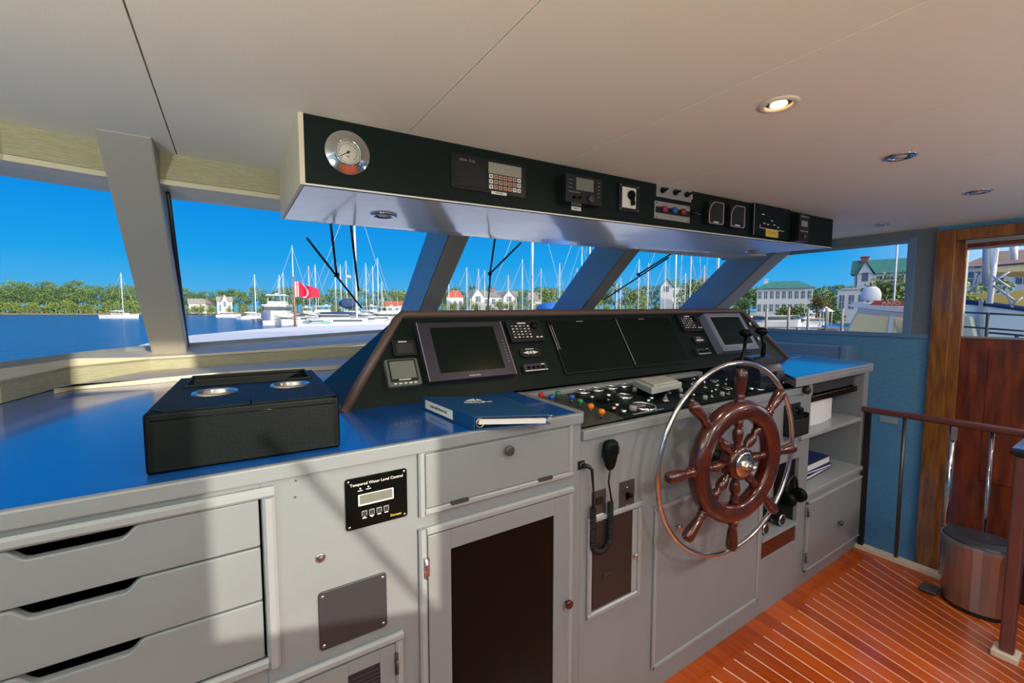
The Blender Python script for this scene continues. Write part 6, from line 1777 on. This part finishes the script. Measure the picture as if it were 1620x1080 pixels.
# our own side rail outside the door
XO = 5.2
t = thing('side_deck_rail', 'thin dark guard rail outside the door window', 'rail', V((XO, .6, -.2)))
for a, c in (((1520, 493.7), (1660, 500)), ((1520, 516.5), (1660, 526)), ((1565, 526), (1660, 534))):
    A, B_ = on(*a, 0, XO), on(*c, 0, XO); d_ = B_ - A
    MB().cyl(A, B_, .008, seg=8).build('wire', gun_m, t)
A = on(1563.5, 494, 0, XO); MB().cyl(A, V((A.x, A.y, -.2)), .012, seg=8).build('stanchion', gun_m, t)
A = on(1609, 530, 0, XO); MB().cyl(A, V((A.x, A.y, -.2)), .012, seg=8).build('stanchion', gun_m, t)
# ================================================================== light
sd = bpy.data.lights.new('sun', 'SUN'); sd.energy = 4.4; sd.angle = math.radians(.6); sd.color = (1, .93, .80)
so = bpy.data.objects.new('sun', sd); C.objects.link(so)
el = math.radians(9.5)
trav = V((-.316, .949, -math.tan(el))).normalized()
so.rotation_euler = trav.to_track_quat('-Z', 'Y').to_euler()
so.location = (3, -6, 5)

w = bpy.data.worlds.new('sky'); sc.world = w; w.use_nodes = True
nt = w.node_tree; bg = nt.nodes['Background']
tc = nt.nodes.new('ShaderNodeTexCoord'); sp = nt.nodes.new('ShaderNodeSeparateXYZ'); nt.links.new(tc.outputs['Generated'], sp.inputs[0])
rp = nt.nodes.new('ShaderNodeValToRGB'); nt.links.new(sp.outputs[2], rp.inputs[0])
e_ = rp.color_ramp.elements
e_[0].position = 0.0; e_[0].color = (.12, .50, .84, 1)
e_[1].position = .42; e_[1].color = (.0, .20, .78, 1)
x = e_.new(.10); x.color = (.015, .38, .86, 1)
x = e_.new(.24); x.color = (.0, .25, .82, 1)
x = e_.new(.9); x.color = (.0, .14, .6, 1)
# pale bright haze round the low sun, behind the picture
dt = nt.nodes.new('ShaderNodeVectorMath'); dt.operation = 'DOT_PRODUCT'; nt.links.new(tc.outputs['Generated'], dt.inputs[0]); dt.inputs[1].default_value = tuple(-trav)
mr = nt.nodes.new('ShaderNodeMapRange'); mr.interpolation_type = 'SMOOTHSTEP'; nt.links.new(dt.outputs['Value'], mr.inputs[0])
mr.inputs[1].default_value = -.05; mr.inputs[2].default_value = .95
mxw = nt.nodes.new('ShaderNodeMix'); mxw.data_type = 'RGBA'; nt.links.new(mr.outputs[0], mxw.inputs['Factor']); nt.links.new(rp.outputs[0], mxw.inputs['A'])
mxw.inputs['B'].default_value = (3.4, 3.1, 2.7, 1)
nt.links.new(mxw.outputs['Result'], bg.inputs[0]); bg.inputs[1].default_value = 1.0

# unseen warm fill lamps added at the ceiling; the last is the seen downlight
def lamp(x, y, e, r=.09, col=(1, .93, .84)):
    l = bpy.data.lights.new('downlight_and_fill_lamp', 'AREA'); l.shape = 'DISK'; l.size = r * 2; l.energy = e; l.color = col; l.spread = math.radians(175)
    o = bpy.data.objects.new('downlight_and_fill_lamp', l); C.objects.link(o); o.location = (x, y, zc - .012)
for x in (-.9, .05, 1.0, 1.95, 2.9):
    lamp(x, -.75, 1.2 if x < .5 else 13)
for x in (-.75, .35): lamp(x, .25, 2.5)
p = on(1232, 164, 2, zc); lamp(p.x, p.y, 2.5, .03, (1, .75, .45))

# unseen fill lights added behind the camera to brighten the ceiling, with made-up bowls
def fill_uplight(k, x, y, z, e, tilt=(0, 0), col=(1, .92, .82)):
    struct(MB().lathe([(.0, -.05), (.05, -.045), (.09, -.015), (.10, .0), (.092, .0), (.08, -.012), (.04, -.035), (0, -.038)], T(x, y, z), seg=24, caps=False).build('trim_fill_uplight_%d' % k, brush_m))
    l = bpy.data.lights.new('fill_uplight_lamp', 'AREA'); l.shape = 'DISK'; l.size = .16; l.energy = e; l.color = col
    o = bpy.data.objects.new('fill_uplight_lamp', l); C.objects.link(o); o.location = (x, y, z + .003); o.rotation_euler = (PI - tilt[0], tilt[1], 0)
for k, (x, y, z, e) in enumerate(((-1.1, -.2, 1.25, 32), (-.3, -1.0, 1.2, 24), (1.9, -1.0, 1.2, 7), (3.3, -1.0, 1.2, 7))):
    fill_uplight(k + 1, x, y, z, e, (.45, 0), (1, .99, .74) if k < 2 else (1, .93, .83))

# two unseen rods added outside the aft window to cast slanting console shadows
def back(px, py, yy):
    P = on(px, py, 1, Y0); return P - trav * ((P.y - yy) / trav.y)
st = thing('shadow_rods', 'two thin unseen rods added outside the aft window to cast shadows', 'shadow caster', back(430, 690, YA - .35))
for a, c, r_ in (((430, 690), (700, 985), .010), ((720, 955), (560, 1100), .016)):
    MB().tube([back(*a, YA - .35), back(*c, YA - .35)], r_, 8).build('stay', gun_m, st)
b = MB(); b.bb((4.27, YA - .1, -.2), (5.7, YA - .05, 2.45)); struct(b.build('wall_added_sun_block', hull_m))  # unseen screen added to keep the sun off the last raked post
